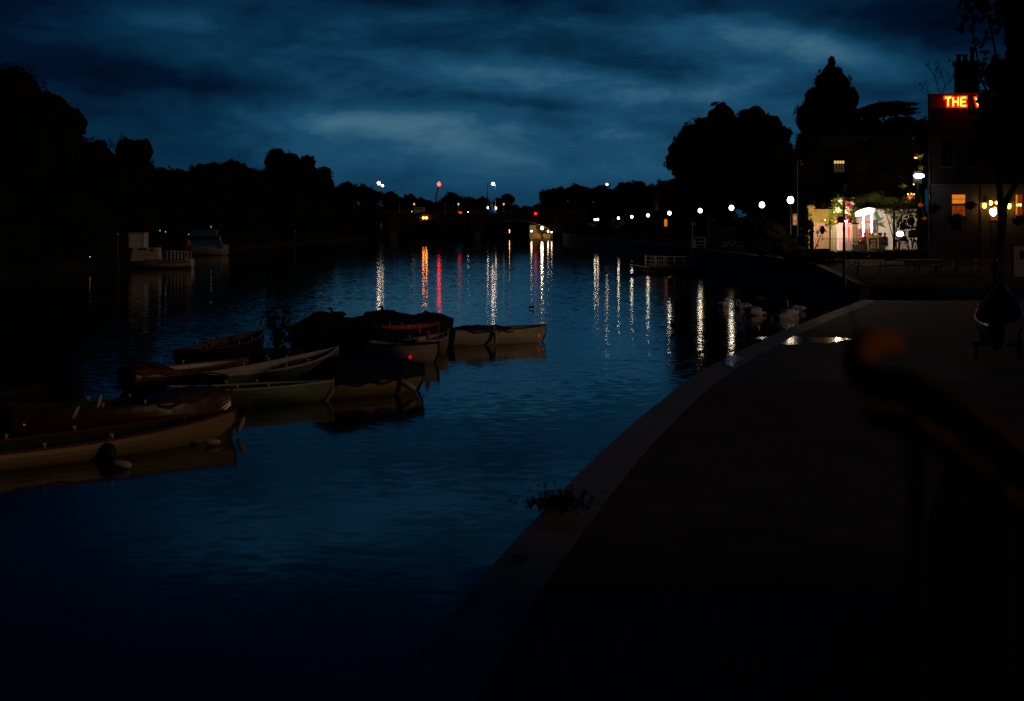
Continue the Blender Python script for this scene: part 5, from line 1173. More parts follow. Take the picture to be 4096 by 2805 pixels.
# house with pitched roof above the far lamps; arched lit doorway
ph = thing('boathouse_building', 'dark building with a sloping roof edge rising to the great trees', 'building', atd(2700, 913, 240).xy.to_3d() + Vector((0, 0, 2.2)))
g0, g1, g2 = tl_(ph, 2635, 742, 240), tl_(ph, 2700, 712, 240), tl_(ph, 2780, 712, 240)
mb = MB(); mb.box(((g0.x + g2.x) / 2, 5, g0.z / 2), (g2.x - g0.x, 9, g0.z)); mb.build('wall', 'brick', ph)
mb = MB(); mb.prism([(g0.x - .2, g0.z), (g2.x, g0.z), (g2.x, g2.z), (g1.x, g1.z)], 0, 10); mb.build('roof', 'roof_slate', ph)
aw = thing('arched_doorway', 'glowing orange arched window set in a dark wall below the lamps', 'window', atd(2663, 913, 236).xy.to_3d() + Vector((0, 0, 2.2)))
s_ = 236 / F; cx = 0; zb = tl_(aw, 0, 907, 236).z; zt_ = tl_(aw, 0, 876, 236).z; wv = 5.5 * s_
poly = [(-wv, zb), (wv, zb)] + [(wv * math.cos(a), zt_ - wv + wv * math.sin(a)) for a in [PI * k / 8 for k in range(9)]]
mb = MB(); mb.prism(poly, .0, .05); mb.build('pane', 'window_orange', aw)
mb = MB(); mb.box((-wv - .08, -.05, (zb + zt_) / 2), (.12, .15, zt_ - zb)); mb.box((wv + .08, -.05, (zb + zt_) / 2), (.12, .15, zt_ - zb)); mb.box((0, -.05, zb), (2 * wv + .3, .2, .12)); mb.box((0, -.04, (zb + zt_) / 2), (.05, .05, zt_ - zb)); mb.build('frame', 'wood_dark', aw)
mb = MB(); mb.box((0, .3, zt_ / 2 + .6), (5, .3, zt_ + 1.6)); mb.build('wall', 'brick', aw)

# ------------------------------------------------------------------ boats
def boat_lines(L, B, D, tr=.6, rise=.35, n=16, full=2.1):
    """stations stern to bow: (x, half beam, sheer height, keel height)"""
    out = []
    for i in range(n + 1):
        t = i / n
        f = 1 - (max(0, t - .42) / .58) ** full if t > .42 else 1 - (1 - tr) * ((.42 - t) / .42) ** 2
        zg = D * (1 + rise * (max(0, t - .35) / .65) ** 2 + .12 * (max(0, .35 - t) / .35) ** 2)
        zk = -.14 + (0.10 if t < .15 else 0) * (1 - t / .15) + (max(0, t - .86) / .14) ** 2 * .45
        out.append((-L / 2 + L * t, max(.02, B / 2 * f), zg, zk))
    return out
def section(st, s):
    x, b_, zg, zk = st; return b_ * (1 - (1 - s) ** 2.1) ** .62, zk + (zg - zk) * s ** 1.25
def boat(label, L=3.6, B=1.4, D=.5, hull='cream_paint', inner='white_paint', rim='maroon_paint', seats='wood_mid', tr=.62, cover=None, covermat='tarp_navy', ch=.35, nseat=3, strakes=6, rise=.3, name='rowing_boat', full=2.1, floor=True):
    t = thing(name, label, 'boat'); ln = boat_lines(L, B, D, tr, rise, full=full); n = len(ln)
    def skin(off, lap, inset=0.0):
        mb = MB(); rows = []
        lv = []
        for k in range(strakes):
            lv.append((k / strakes, lap)); lv.append(((k + 1) / strakes, 0.0))
        for side in (-1, 1):
            idx = []
            for st in ln:
                row = []
                for s_, o_ in lv:
                    y, z = section(st, s_); row.append(len(mb.v)); 
                    mb.v.append((st[0] - (off if st is ln[-1] else 0), side * max(.006, y + off + (o_ if s_ > 0 else 0)), z + (.02 if off < 0 and s_ < .99 else 0)))
                idx.append(row)
            for i in range(n - 1):
                for j in range(len(lv) - 1):
                    q_ = (idx[i][j], idx[i + 1][j], idx[i + 1][j + 1], idx[i][j + 1]); mb.f.append(q_ if side > 0 else q_[::-1]); mb.mi.append(0)
            rows.append(idx)
        st = ln[0]     # transom
        a, b2 = rows[0][0], rows[1][0]
        for j in range(len(lv) - 1): mb.f.append((a[j], a[j + 1], b2[j + 1], b2[j])); mb.mi.append(0)
        return mb
    skin(0, .014).build('hull', hull, t)
    skin(-.03, 0).build('inner_planking', inner, t)
    mb = MB()
    for side in (-1, 1):
        pts = [(st[0], side * (st[1] - .01), st[2] + .012) for st in ln]; mb.tube(pts, .03, 6)
    mb.tube([(ln[0][0], -ln[0][1], ln[0][2] + .01), (ln[0][0], 0, ln[0][2] + .05), (ln[0][0], ln[0][1], ln[0][2] + .01)], .028, 6)
    mb.build('gunwale', rim, t)
    xb, zb = ln[-1][0], ln[-1][2]
    mb = MB(); mb.tube([(xb - .35, 0, -.12), (xb - .12, 0, .02), (xb + .01, 0, zb * .45), (xb + .03, 0, zb + .07)], [.03, .032, .032, .03], 6); mb.build('stem', rim, t)
    full_cover = cover and cover[0] <= 0 and cover[1] >= 1
    if not full_cover:
        for k in range(nseat):
            f_ = .22 + .56 * k / max(1, nseat - 1) if nseat > 1 else .5
            i = int(f_ * (n - 1)); st = ln[i]; y, z = section(st, .72)
            mb = MB(); mb.box((st[0], 0, z), (.24, 2 * y - .08, .035), bev=.006); mb.build('seat', seats, t)
        if floor:
            mb = MB()
            for k in range(-2, 3): mb.box((-.05 * L, k * .13, .0 + .02), (L * .55, .1, .02))
            mb.build('floorboards', seats, t)
        mb = MB()
        for k in (.4, .62):
            st = ln[int(k * (n - 1))]
            for side in (-1, 1): mb.tube([(st[0], side * st[1], st[2]), (st[0], side * st[1], st[2] + .07), (st[0] + .03, side * st[1], st[2] + .13)], .012, 5); mb.tube([(st[0], side * st[1], st[2] + .07), (st[0] - .03, side * st[1], st[2] + .13)], .012, 5)
        mb.build('rowlocks', 'galv', t)
    if cover:
        mb = MB(); m_ = 11; ids = []; nn = 26
        for i in range(nn + 1):
            tt = cover[0] + (cover[1] - cover[0]) * i / nn; tt = min(1, max(0, tt)); fi = tt * (n - 1); i0 = min(n - 2, int(fi)); f_ = fi - i0
            st = tuple(ln[i0][q_] * (1 - f_) + ln[i0 + 1][q_] * f_ for q_ in range(4)); row = []
            end = min(1, 3.5 * min(tt, 1 - tt) + .25) if full_cover else min(1, 4 * i / nn + .3, 4 * (nn - i) / nn + .3)
            for j in range(m_ + 1):
                u = -1 + 2 * j / m_; hang = max(0, abs(u) - .82) / .18
                y = u * (st[1] + .05) if hang == 0 else math.copysign((st[1] + .045), u)
                hgt = ch * end * (1 - abs(u) ** 1.6) * (1 + .25 * math.sin(st[0] * 2.3 + L)) + .04 * noise.noise(Vector((st[0] * 3, u * 3, L)))
                row.append(len(mb.v)); mb.v.append((st[0] + (.06 if i == nn and full_cover else 0) - (.05 if i == 0 and full_cover else 0), y, st[2] + .05 + hgt - hang * (.14 + .03 * math.sin(st[0] * 9))))
            ids.append(row)
        for i in range(nn):
            for j in range(m_): mb.f.append((ids[i][j], ids[i + 1][j], ids[i + 1][j + 1], ids[i][j + 1])); mb.mi.append(0)
        for r_ in (ids[0], ids[-1]): mb.f.append(tuple(r_)); mb.mi.append(0)
        co = mb.build('cover', covermat, t, True)
        mb = MB()
        for k in range(4):
            i = 3 + k * 6; r_ = ids[min(i, nn)]; mb.tube([Vector(mb_) + Vector((0, 0, .012)) for mb_ in [co.data.vertices[x].co for x in r_]], .008, 4, cap=False)
        mb.build('lashing', 'rope', co)
    return t
def put(b_, stern, bow):
    c = ((stern[0] + bow[0]) / 2, (stern[1] + bow[1]) / 2, 0); rz = math.atan2(bow[1] - stern[1], bow[0] - stern[0])
    place(b_, c, rz); return b_
BG = 'moored rowing boats'
def rb(label, stern, bow, **k):
    L = math.dist(stern, bow); t = boat(label, L=L, **k); put(t, stern, bow); t['group'] = BG; return t
A_ = rb('cream clinker dinghy with maroon rim and blue cover, alone at the right of the boats', (-2.34, 53.2), (1.28, 55.2), B=1.35, D=.56, cover=(.12, .58), covermat='tarp_blue', ch=.10, rise=.12, tr=.75)
mb = MB(); mb.ball((1.68, -.16, .26), (.07, .05, .06), 10, 6); mb.build('bow_red_spot', 'red_glow_spot', A_)  # red spot that glows by itself
rb('cream clinker dinghy with dark rim behind the navy-covered boat', (-4.75, 47.6), (-2.42, 46.6), B=1.25, D=.55, hull='cream_paint', rim='wood_dark', rise=.15, inner='white_worn', nseat=2)
B_ = [o for o in COL.objects if o.get('label', '').startswith('cream clinker dinghy with dark rim')][0]
mb = MB(); mb.ball((.55, -.60, .20), (.06, .05, .06), 10, 6); mb.build('side_red_glint', 'red_glow_spot', B_)  # red light caught on the hull, put in as a glowing spot
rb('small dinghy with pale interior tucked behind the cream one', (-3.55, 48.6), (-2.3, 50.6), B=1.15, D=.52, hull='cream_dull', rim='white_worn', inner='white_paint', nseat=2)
C_ = rb('black-hulled dinghy with white interior between covered boats and lone dinghy', (-4.9, 51.0), (-2.75, 52.6), B=1.3, D=.78, hull='tarp_black', rim='orange_red', inner='white_paint', nseat=2, rise=.15)
rb('long boat heaped under black tarpaulin with birds perched along it', (-8.0, 51.9), (-4.2, 53.9), B=1.7, D=.62, hull='tarp_black', rim='tarp_black', cover=(0, 1), covermat='tarp_black', ch=.54, rise=.1, full=2.6)
rb('black-tarped boat whose pointed bow reaches towards the lone dinghy', (-6.0, 55.2), (-2.35, 55.6), B=1.6, D=.66, hull='tarp_black', rim='tarp_black', cover=(0, 1), covermat='tarp_black', ch=.42, rise=.1)
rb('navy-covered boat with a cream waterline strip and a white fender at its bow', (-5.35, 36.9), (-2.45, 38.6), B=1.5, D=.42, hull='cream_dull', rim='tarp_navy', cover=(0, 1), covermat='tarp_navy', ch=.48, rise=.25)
rb('green-hulled skiff with thin pale rim left of the navy-covered boat', (-8.35, 34.6), (-4.6, 36.35), B=1.15, D=.44, hull='green_paint', rim='rim_pale', inner='tarp_navy', rise=.1, tr=.8)
rb('long skiff with white worn interior and a red oar lying inside', (-7.75, 37.0), (-5.35, 43.6), B=1.35, D=.52, hull='green_paint', rim='white_worn', inner='white_worn', rise=.4, nseat=4)
rb('varnished orange-red skiff with white interior left of the long white one', (-10.35, 38.2), (-7.75, 41.6), B=1.25, D=.5, hull='varnish_dark', rim='varnish', inner='white_paint', rise=.15, cover=(0, .28), covermat='maroon_paint', ch=.12)
rb('long dark skiff lying behind the leafy bush', (-9.9, 43.3), (-8.95, 51.2), B=1.4, D=.6, hull='tarp_black', rim='maroon_paint', inner='wood_mid', rise=.2, nseat=4)
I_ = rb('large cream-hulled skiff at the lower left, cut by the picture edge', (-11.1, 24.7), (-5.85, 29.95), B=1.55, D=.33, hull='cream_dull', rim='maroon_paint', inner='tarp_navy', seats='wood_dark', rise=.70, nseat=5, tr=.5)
rb('brown varnished skiff with rounded bow just behind the large cream one', (-10.7, 30.2), (-6.45, 32.6), B=1.35, D=.52, hull='varnish_dark', rim='wood_dark', inner='tarp_navy', rise=.25, cover=(.62, .97), covermat='varnish_dark', ch=.16)
rb('dark covered skiff farthest left behind the large cream one', (-15.2, 29.6), (-11.2, 34.2), B=1.4, D=.5, hull='tarp_black', rim='wood_dark', cover=(0, 1), covermat='tarp_black', ch=.3, rise=.2)
def oar(label, p0, p1, m_='orange_red'):
    p0, p1 = Vector(p0), Vector(p1); t = thing('oar', label, 'oar', p0, 0, 'oars in the moored boats'); v = p1 - p0
    mb = MB(); mb.tube([(0, 0, 0), v * .1, v * .7], [.018, .024, .02], 6); mb.build('shaft', m_, t)
    mb = MB(); mb.tube([v * .68, v * .76, v * .9, v], [.022, .05, .075, .06], 6, sq=1.0); ob = mb.build('blade', m_, t)
    mb = MB(); mb.tube([v * -.01, v * .06], [.022, .022], 6); mb.build('grip', 'rubber', t); return t
oar('red oar lying along the long white-interior skiff', (-7.05, 38.3, .42), (-6.05, 41.6, .52), 'red_paint')
oar('dark oar lying beside the red one', (-6.75, 38.6, .46), (-5.85, 42.2, .56), 'wood_dark')
oar('left of the two upright orange oars in the cream dinghy', (-3.25, 47.3, .12), (-3.12, 47.75, 1.02))
oar('right of the two upright orange oars in the cream dinghy', (-2.78, 47.1, .12), (-2.82, 47.55, .95))
oar('orange oar laid across the black-hulled dinghy', (-4.75, 51.0, .82), (-2.95, 52.2, .82))
def fender(label, p, rz=0, tilt=PI / 2, L=.5, r=.085, m_='fender_white'):
    t = thing('fender', label, 'fender', p, rz, 'boat fenders'); t.rotation_euler = (0, tilt, rz)
    mb = MB(); mb.lathe([(.02, -L / 2), (r * .7, -L / 2 + .03), (r, -L / 2 + .09), (r, L / 2 - .12), (r * .7, L / 2 - .04), (.025, L / 2)], n=12); mb.build('body', m_, t, True)
    mb = MB(); mb.tube([(0, 0, L / 2 - .02), (0, 0, L / 2 + .05)], .02, 6); mb.tube([(0, 0, L / 2 + .04), (.02, 0, L / 2 + .2), (-.03, 0, L / 2 + .42)], .008, 5); mb.build('rope_eye', 'rope', t); return t
fender('white fender floating below the middle of the large cream skiff', at(487, 1858, .08), -.15, PI / 2 + .1, .38, .075)
fender('white fender floating under the bow of the large cream skiff', at(850, 1768, .08), .15, PI / 2, .32, .065)
fender('white fender hanging at the tip of the large cream skiff bow', at(962, 1700, .22), 0, .45, .34, .06)
fender('short white fender lashed to the bow beside the hanging one', at(928, 1680, .35), 0, PI / 2, .16, .06)
fender('white fender slanting off the navy-covered boat bow', at(1630, 1540, .26), -.2, PI / 2 + .5, .50, .085)
fender('pale fender standing on the brown skiff far gunwale', at(395, 1606, .62), 0, .3, .3, .05)
fender('dim pale fender left of the standing one', at(300, 1652, .55), 0, .5, .3, .05)
fender('vertical fender strapped to the side of the lone cream dinghy', Vector((-.62, 53.25, .32)), 0, .03, .5, .07)
for lb, p_ in (('round black fender on the middle of the large cream hull', at(432, 1815, .12)), ('round black fender near the bow of the large cream hull', at(735, 1745, .15))):
    t = thing('fender', lb, 'fender', p_, 0, 'boat fenders'); mb = MB(); mb.ball((0, 0, .02), (.17, .13, .19)); mb.build('body', 'rubber', t, True); mb = MB(); mb.tube([(0, 0, .18), (0, .12, .42)], .01, 5); mb.build('rope_eye', 'rope', t)
for k, (px, py, z, lb) in enumerate(((95, 1707, .55, 'brass fitting glinting in the large cream skiff'), (702, 1597, .5, 'brass knob glinting on the green skiff stern'), (540, 1468, .5, 'brass fitting on the dark end of the varnished skiff'))):
    p_ = at(px, py, z); t = thing('brass_fitting', lb, 'fitting', p_, 0, 'brass fittings on the boats')
    mb = MB(); mb.lathe([(.05, -.1), (.02, -.06), (.02, 0)], n=8); mb.build('base', 'gold_brass', t); mb = MB(); mb.ball((0, 0, .03), .05, 10, 8); mb.build('knob', 'gold_brass', t)
# bush growing on a small mooring raft
rf = thing('mooring_raft', 'low timber mooring raft carrying the leafy bush', 'raft', (-8.0, 48.3, 0))
mb = MB(); [mb.box((0, -1.0 + k * .25, .22), (1.9, .23, .05)) for k in range(9)]; mb.build('decking', 'wood_dark', rf)
mb = MB(); [mb.tube([(sx, -1.1, .05), (sx, 1.1, .05)], .16, 10) for sx in (-.7, 0, .7)]; mb.build('float_drum', 'rubber', rf)
bush_l = [(1110, 1330, 46, 60), (1085, 1280, 36, 40), (1135, 1275, 30, 40), (1150, 1250, 22, 34), (1070, 1260, 22, 22, 0), (1140, 1228, 14, 16, 0), (1060, 1290, 24, 18, 0), (1165, 1290, 20, 22, 0), (1115, 1370, 50, 40), (1100, 1240, 14, 14, 0)]
b0 = Vector((-8.0, 48.3, .24)); t = thing('bush', 'leafy bush growing up among the moored boats', 'bush', b0)
crown_mesh(bush_l, 48.3, 12, 2.2, .28, b0).build('crown', 'leaf_dark', t)
mb = MB()
for l in bush_l: c = atd(l[0], l[1], 48.3) - b0; mb.tube([(R.uniform(-.06, .06), 0, 0), (c.x * .5, c.y, c.z * .55), c], [.03, .02, .008], 5)
mb.build('stem', 'twig', t)
# junk heaped in the varnished skiff
t = thing('plant_clump', 'scrubby weeds and gear heaped behind the varnished skiff', 'weeds', (-9.0, 42.7, .25))
mb = MB()
for _ in range(500): d = Vector((R.gauss(0, .7), R.gauss(0, .35), abs(R.gauss(0, .32)))); mb.leaf(d, .13)
mb.ball((0, 0, .1), (.9, .4, .3), 12, 8, jit=.3); mb.build('foliage', 'leaf_dark', t)

# ------------------------------------------------------------------ birds
def bird(label, loc, rz, kind='duck', pose='stand', s=1.0, group=None, cat='duck', m_='feather_dark'):
    t = thing('duck' if kind == 'duck' else 'swan', label, cat, loc, rz, group)
    mb = MB()
    if kind == 'duck':
        z0 = .16 if pose == 'stand' else .05
        if pose == 'sleep': path = [(-.30, 0, z0 + .10), (-.22, 0, z0 + .09), (-.08, 0, z0 + .09), (.08, 0, z0 + .10), (.17, 0, z0 + .15), (.13, 0, z0 + .21), (.05, 0, z0 + .235), (-.02, 0, z0 + .21)]; rr = [.012, .05, .105, .10, .07, .045, .042, .015]
        else: path = [(-.32, 0, z0 + .12), (-.24, 0, z0 + .10), (-.08, 0, z0 + .10), (.08, 0, z0 + .12), (.16, 0, z0 + .18), (.18, 0, z0 + .25), (.20, 0, z0 + .29), (.25, 0, z0 + .295), (.27, 0, z0 + .285)]; rr = [.012, .05, .10, .095, .055, .036, .045, .034, .01]
    else:
        z0 = .0
        if pose == 'preen': path = [(-.62, 0, .22), (-.45, 0, .18), (-.15, 0, .14), (.18, 0, .14), (.36, 0, .20), (.40, 0, .36), (.34, 0, .50), (.22, 0, .52), (.12, 0, .42), (.06, 0, .36)]; rr = [.02, .12, .22, .21, .12, .055, .05, .055, .05, .015]
        elif pose == 'dip': path = [(-.5, 0, .36), (-.4, 0, .30), (-.15, 0, .17), (.12, 0, .12), (.3, 0, .14), (.44, 0, .16), (.52, 0, .06), (.55, 0, -.05)]; rr = [.02, .13, .22, .19, .09, .05, .045, .04]
        else: path = [(-.62, 0, .24), (-.45, 0, .19), (-.15, 0, .14), (.18, 0, .14), (.36, 0, .18), (.46, 0, .30), (.44, 0, .46), (.46, 0, .60), (.54, 0, .62), (.62, 0, .57)]; rr = [.02, .12, .22, .20, .11, .055, .045, .05, .05, .018]
    # refine path
    P = [Vector(p_) for p_ in path]; pp = []; r2 = []
    for i in range(len(P) - 1):
        p0, p1, p2, p3 = P[max(0, i - 1)], P[i], P[i + 1], P[min(len(P) - 1, i + 2)]
        for k in range(4):
            f_ = k / 4; pp.append(.5 * ((2 * p1) + (p2 - p0) * f_ + (2 * p0 - 5 * p1 + 4 * p2 - p3) * f_ ** 2 + (3 * p1 - p0 - 3 * p2 + p3) * f_ ** 3)); r2.append(rr[i] * (1 - f_) + rr[i + 1] * f_)
    pp.append(P[-1]); r2.append(rr[-1]); mb.tube(pp, r2, 12, 1.12); mb.build('body', m_, t, True)
    mb = MB()
    W = .1 if kind == 'duck' else .2; zz = z0 + (.13 if kind == 'duck' else .19); lx = .17 if kind == 'duck' else .42
    for sd_ in (-1, 1): mb.ball((-.10 if kind == 'duck' else -.16, sd_ * W * .82, zz), (lx, .03 if kind == 'duck' else .07, .07 if kind == 'duck' else .15), 10, 6)
    mb.build('wings', m_, t, True)
    e = P[-1]; e2 = P[-2]; d = (e - e2).normalized(); mb = MB(); mb.tube([e - d * .01, e + d * (.05 if kind == 'duck' else .1)], [.018 if kind == 'duck' else .025, .008], 6); mb.build('bill', 'bill_orange', t)
    if kind == 'duck' and pose == 'stand':
        mb = MB()
        for sd_ in (-1, 1): mb.tube([(.0, sd_ * .04, z0 + .03), (.01, sd_ * .04, .0), (.05, sd_ * .04, .0)], .008, 5)
        mb.build('legs', 'bill_orange', t)
    if s != 1: t.scale = (s, s, s)
    return t
DG = 'ducks perched on the black tarpaulins'
for px, py, Yd, rz, ps, s_, lb in ((1237, 1312, 52.5, PI, 'sleep', 1.2, 'duck crouched lowest at the left end of the tarpaulin'), (1297, 1292, 52.7, PI, 'sleep', 1.25, 'second duck from the left, hunched beside the standing one'),
                          (1348, 1277, 52.9, PI, 'stand', 1.25, 'standing duck, highest on the left part of the tarpaulin'), (1481, 1270, 53.4, PI, 'sleep', 1.2, 'duck resting flat in the middle of the row'),
                          (1552, 1272, 55.3, PI, 'stand', 1.35, 'duck with raised head near the gold light streak'), (1622, 1276, 55.4, PI / 2, 'sleep', 1.2, 'small duck seen end-on, second from the right'), (1695, 1274, 55.5, 0, 'sleep', 1.45, 'large hunched duck at the right end of the row')):
    p_ = atd(px, py + 14, Yd); bird(lb, p_, rz, 'duck', ps, s_ * .92, DG)
bird('lone duck swimming between the lamp streaks and the quay', at(2694, 1322, 0), PI / 2 + .3, 'duck', 'swim', 1.2, None)
bird('tiny duck far out right of the middle light streaks', at(2127, 1236, 0), 0, 'duck', 'sleep', .6, None)
SW = 'swans sleeping beside the quay'
for px, py, rz, ps, lb in ((2897, 1228, .9, 'preen', 'leftmost swan, small and apart from the others'), (2968, 1236, PI + .2, 'preen', 'swan with head tucked, left of the middle group'), (3005, 1250, PI - .3, 'preen', 'swan in the middle of the left-hand trio'),
                       (3030, 1262, .25, 'dip', 'nearest swan of the left-hand trio, tail raised'), (3124, 1278, PI + .1, 'dip', 'nearest swan of the right-hand trio, stretched low'), (3166, 1262, .4, 'preen', 'swan in the middle of the right-hand trio'), (3181, 1246, PI - .2, 'swim', 'farthest swan of the right-hand trio, neck curved')):
    bird(lb, at(px, py, -.01), rz, 'swan', ps, .9, SW, 'swan', 'feather_white')

# ------------------------------------------------------------------ cabin cruisers on the left bank
c1 = thing('cabin_cruiser', 'cream cabin cruiser with boxy wheelhouse moored at the left bank', 'boat', ((646 - 2048) / F * 154.5, 154.5, 0), PI, 'cruisers moored along the left bank')
L1 = 6.75; c1l = lambda px, py: ((646 - px) / (F / 154.5), HC - (py - HOR) * 154.5 / F)   # local x (rotated by pi), z
ln = boat_lines(L1, 2.4, .95, .85, .55, 16)
def hull_mesh(ln, top=1.0, bot=0.0):
    mb = MB(); idx = []
    for st in ln:
        row = []
        for side in (-1, 1):
            for s_ in ([1, .8, .6, .4, .2, 0] if side < 0 else [.2, .4, .6, .8, 1]):
                y, z = section(st, bot + (top - bot) * s_); row.append(len(mb.v)); mb.v.append((st[0], side * y, z))
        idx.append(row)
    for i in range(len(ln) - 1):
        for j in range(len(idx[0]) - 1): mb.f.append((idx[i][j], idx[i][j + 1], idx[i + 1][j + 1], idx[i + 1][j])); mb.mi.append(0)
        mb.f.append((idx[i][-1], idx[i][0], idx[i + 1][0], idx[i + 1][-1])); mb.mi.append(0)
    mb.f.append(tuple(reversed(idx[0]))); mb.mi.append(0); return mb
hull_mesh(ln).build('hull', 'cream_paint', c1)
mb = MB()
for side in (-1, 1): mb.tube([(st[0], side * (section(st, .36)[0] + .02), section(st, .36)[1]) for st in ln], .1, 6); mb.tube([(st[0], side * (section(st, .8)[0] + .03), section(st, .8)[1]) for st in ln[:9]], .06, 6); mb.tube([(st[0], side * (section(st, .97)[0] + .03), section(st, .97)[1]) for st in ln[1:10]], .06, 6)
mb.build('rubbing_strake', 'wood_dark', c1)
xa, za = c1l(641, 991); xb, zb2 = c1l(527, 1028)
mb = MB(); mb.prism([(xa, .9), (xa + .12, za), (xb - .35, za), (xb - .1, .98), (xb - .1, .85)], -.85, .85); cb_ = mb.build('cabin', 'cream_paint', c1)
mb = MB()
for px in (578,): x, z = c1l(px, 997); mb.box((x, .86, z), (.85, .03, .2), bev=.01); mb.box((x, -.86, z), (.85, .03, .2), bev=.01)
x, z = c1l(615, 1000); mb.box((x, .86, z), (.35, .03, .22), bev=.01); mb.build('window', 'dark_glass', cb_)
xa, za = c1l(586, 935); xb, zb2 = c1l(521, 991)
mb = MB(); mb.box(((xa + xb) / 2, 0, (za + zb2) / 2), (abs(xb - xa), 1.6, za - zb2 + .1), bev=.04); wh = mb.build('wheelhouse', 'cream_paint', c1)
mb = MB(); mb.box(((xa + xb) / 2 + .22, .79, (za + zb2) / 2), (abs(xb - xa) * .62, .05, (za - zb2) * .92), bev=.01); mb.build('side_curtain', 'render_pale', wh)
mb = MB(); mb.box(((xa + xb) / 2, 0, za + .09), (abs(xb - xa) + .15, 1.75, .07), bev=.02); mb.build('wheelhouse_roof', 'white_worn', wh)
mb = MB(); xs_ = [c1l(px, 0)[0] for px in (676, 692, 706, 720, 735, 748, 758)]
for k, x in enumerate(xs_):
    for side in (-1, 1): mb.tube([(x, side * .98, .85), (x, side * .98, 1.95 - .02 * k)], .025 if k % 2 else .04, 6)
for side in (-1, 1): mb.tube([(xs_[0], side * .98, 1.93), (xs_[-1], side * .98, 1.83)], .025, 6)
mb.build('stern_rail', 'galv', c1)
mb = MB(); x, z = c1l(748, 1020); mb.ball((x, .9, z), (.14, .1, .3)); mb.build('lifebuoy_bag', 'red_paint', c1)
mb = MB(); mb.tube([(c1l(545, 0)[0], .3, 1.0), (c1l(543, 0)[0], .3, 2.2)], .03, 5); mb.tube([(3.1, .2, 1.35), (2.5, .9, .55)], .03, 5); mb.build('mooring_gear', 'rope', c1)
c2 = thing('cabin_cruiser', 'white cruiser with blue canvas top moored beyond the cream one', 'boat', ((842 - 2048) / F * 230, 230, 0), 0, 'cruisers moored along the left bank')
g2 = lambda px, py: ((px - 842) / (F / 230), HC - (py - HOR) * 230 / F)
ln = boat_lines(5.9, 2.4, 1.55, .9, .1, 16); hull_mesh(ln).build('hull', 'white_worn', c2)
def q2(pts): return [g2(*p_) for p_ in pts]
mb = MB(); mb.prism(q2([(752, 975), (756, 961), (768, 961), (880, 961), (893, 985), (893, 992), (755, 990)]), -.95, .95); mb.build('deckhouse', 'blue_canvas', c2)
mb = MB(); mb.prism(q2([(756, 961), (762, 945), (881, 945), (882, 961)]), -.9, .9); mb.build('window_band', 'dark_glass', c2)
mb = MB(); mb.prism(q2([(770, 945), (781, 920), (871, 920), (867, 945)]), -.88, .88); mb.build('canopy', 'blue_canvas', c2)
x, z = g2(844, 920); mb = MB(); mb.tube([(x, 0, z), (x, 0, z + .45)], .03, 6); ms_ = mb.build('mast', 'galv', c2); mb = MB(); mb.ball((x, 0, z + .5), (.06, .06, .09)); mb.build('masthead_light', 'speck', ms_)
mb = MB(); [mb.tube([(2.0 + k * .3, -.7, 1.5), (2.0 + k * .3, -.7, 2.1 - .12 * k)], .02, 5) for k in range(4)]; mb.build('bow_rail', 'galv', c2)
for px, py, Y_, lb in ((640, 923, 168, 'left tiny warm light above the cream cruiser'), (662, 928, 168, 'right tiny warm light above the cream cruiser'), (755, 938, 190, 'tiny amber light left of the blue-topped cruiser'), (3480 - 3120, 1028, 150, 'faint speck of light low on the dark left bank')):
    small_light('cabin_light', lb, 'lamp', atd(px, py, Y_), .05, 'speck')
t = thing('deck_tarpaulin', 'dark red bundle hung behind the stern of the cream cruiser', 'tarpaulin', atd(742, 985, 158)); mb = MB(); mb.ball((0, 0, .2), (.55, .3, .75), 12, 8, jit=.15); mb.build('cloth', 'maroon_paint', t); mb = MB(); mb.tube([(0, 0, -1.9), (0, 0, 1.2)], .04, 6); mb.build('pole', 'wood_dark', t)
# houseboats are lost in the dark of the bank; mooring posts still show in front of it
for k, (px, Y_) in enumerate(((112, 140), (470, 150), (1180, 300))):
    t = thing('mooring_post', ['tall mooring pile near the left edge of the picture', 'mooring pile just left of the cream cruiser', 'mooring pile below the highest left-bank tree'][k], 'post', ((px - 2048) / F * Y_, Y_, -.5), 0, 'mooring piles along the left bank')
    mb = MB(); mb.tube([(0, 0, 0), (0, 0, 4.2)], [.16, .13], 8); mb.build('pile', 'wood_dark', t); mb = MB(); mb.lathe([(.17, 4.15), (.15, 4.3), (.02, 4.4)], n=8); mb.build('cap', 'white_worn', t)

# ------------------------------------------------------------------ landing stage
X0, X1, Ya, Yb = (2528 - 2048) / F * 143, 18.7, 139.5, 148
ls_ = thing('landing_stage', 'dark floating landing stage with pale tubular railings below the globe lamps', 'pontoon', ((X0 + X1) / 2, Ya, 0))
cx = (X0 + X1) / 2
mb = MB(); mb.prism([(X0 + 1.3 - cx, -.15), (X1 - cx, -.15), (X1 - cx, .48), (X0 + .2 - cx, .48), (X0 - cx, .75), (X0 - .1 - cx, .72)], 0, 8); mb.build('hull', 'iron_black', ls_)
mb = MB(); mb.box(((X1 - X0 - 1.2) / 2 + X0 + .6 - cx, 4, .51), (X1 - X0 - 1.4, 7.8, .06)); mb.build('deck', 'wood_dark', ls_)
mb = MB(); mb.tube([(X0 - cx, -.05, .78), (X0 + .6 - cx, -.05, .62), (X0 + 1.4 - cx, -.05, .55)], .05, 6); mb.build('bow_rail', 'galv', ls_)
xr0 = (2584 - 2048) / F * Ya - cx; xr1 = X1 - cx
mb = MB()
for k in range(7): x = xr0 + (xr1 - xr0) * k / 6; mb.tube([(x, .15, .5), (x, .15, 1.66)], .035, 6)
for z in (.85, 1.2, 1.62): mb.tube([(xr0, .15, z + .04), (xr1, .15, z - .06)], .025, 6)
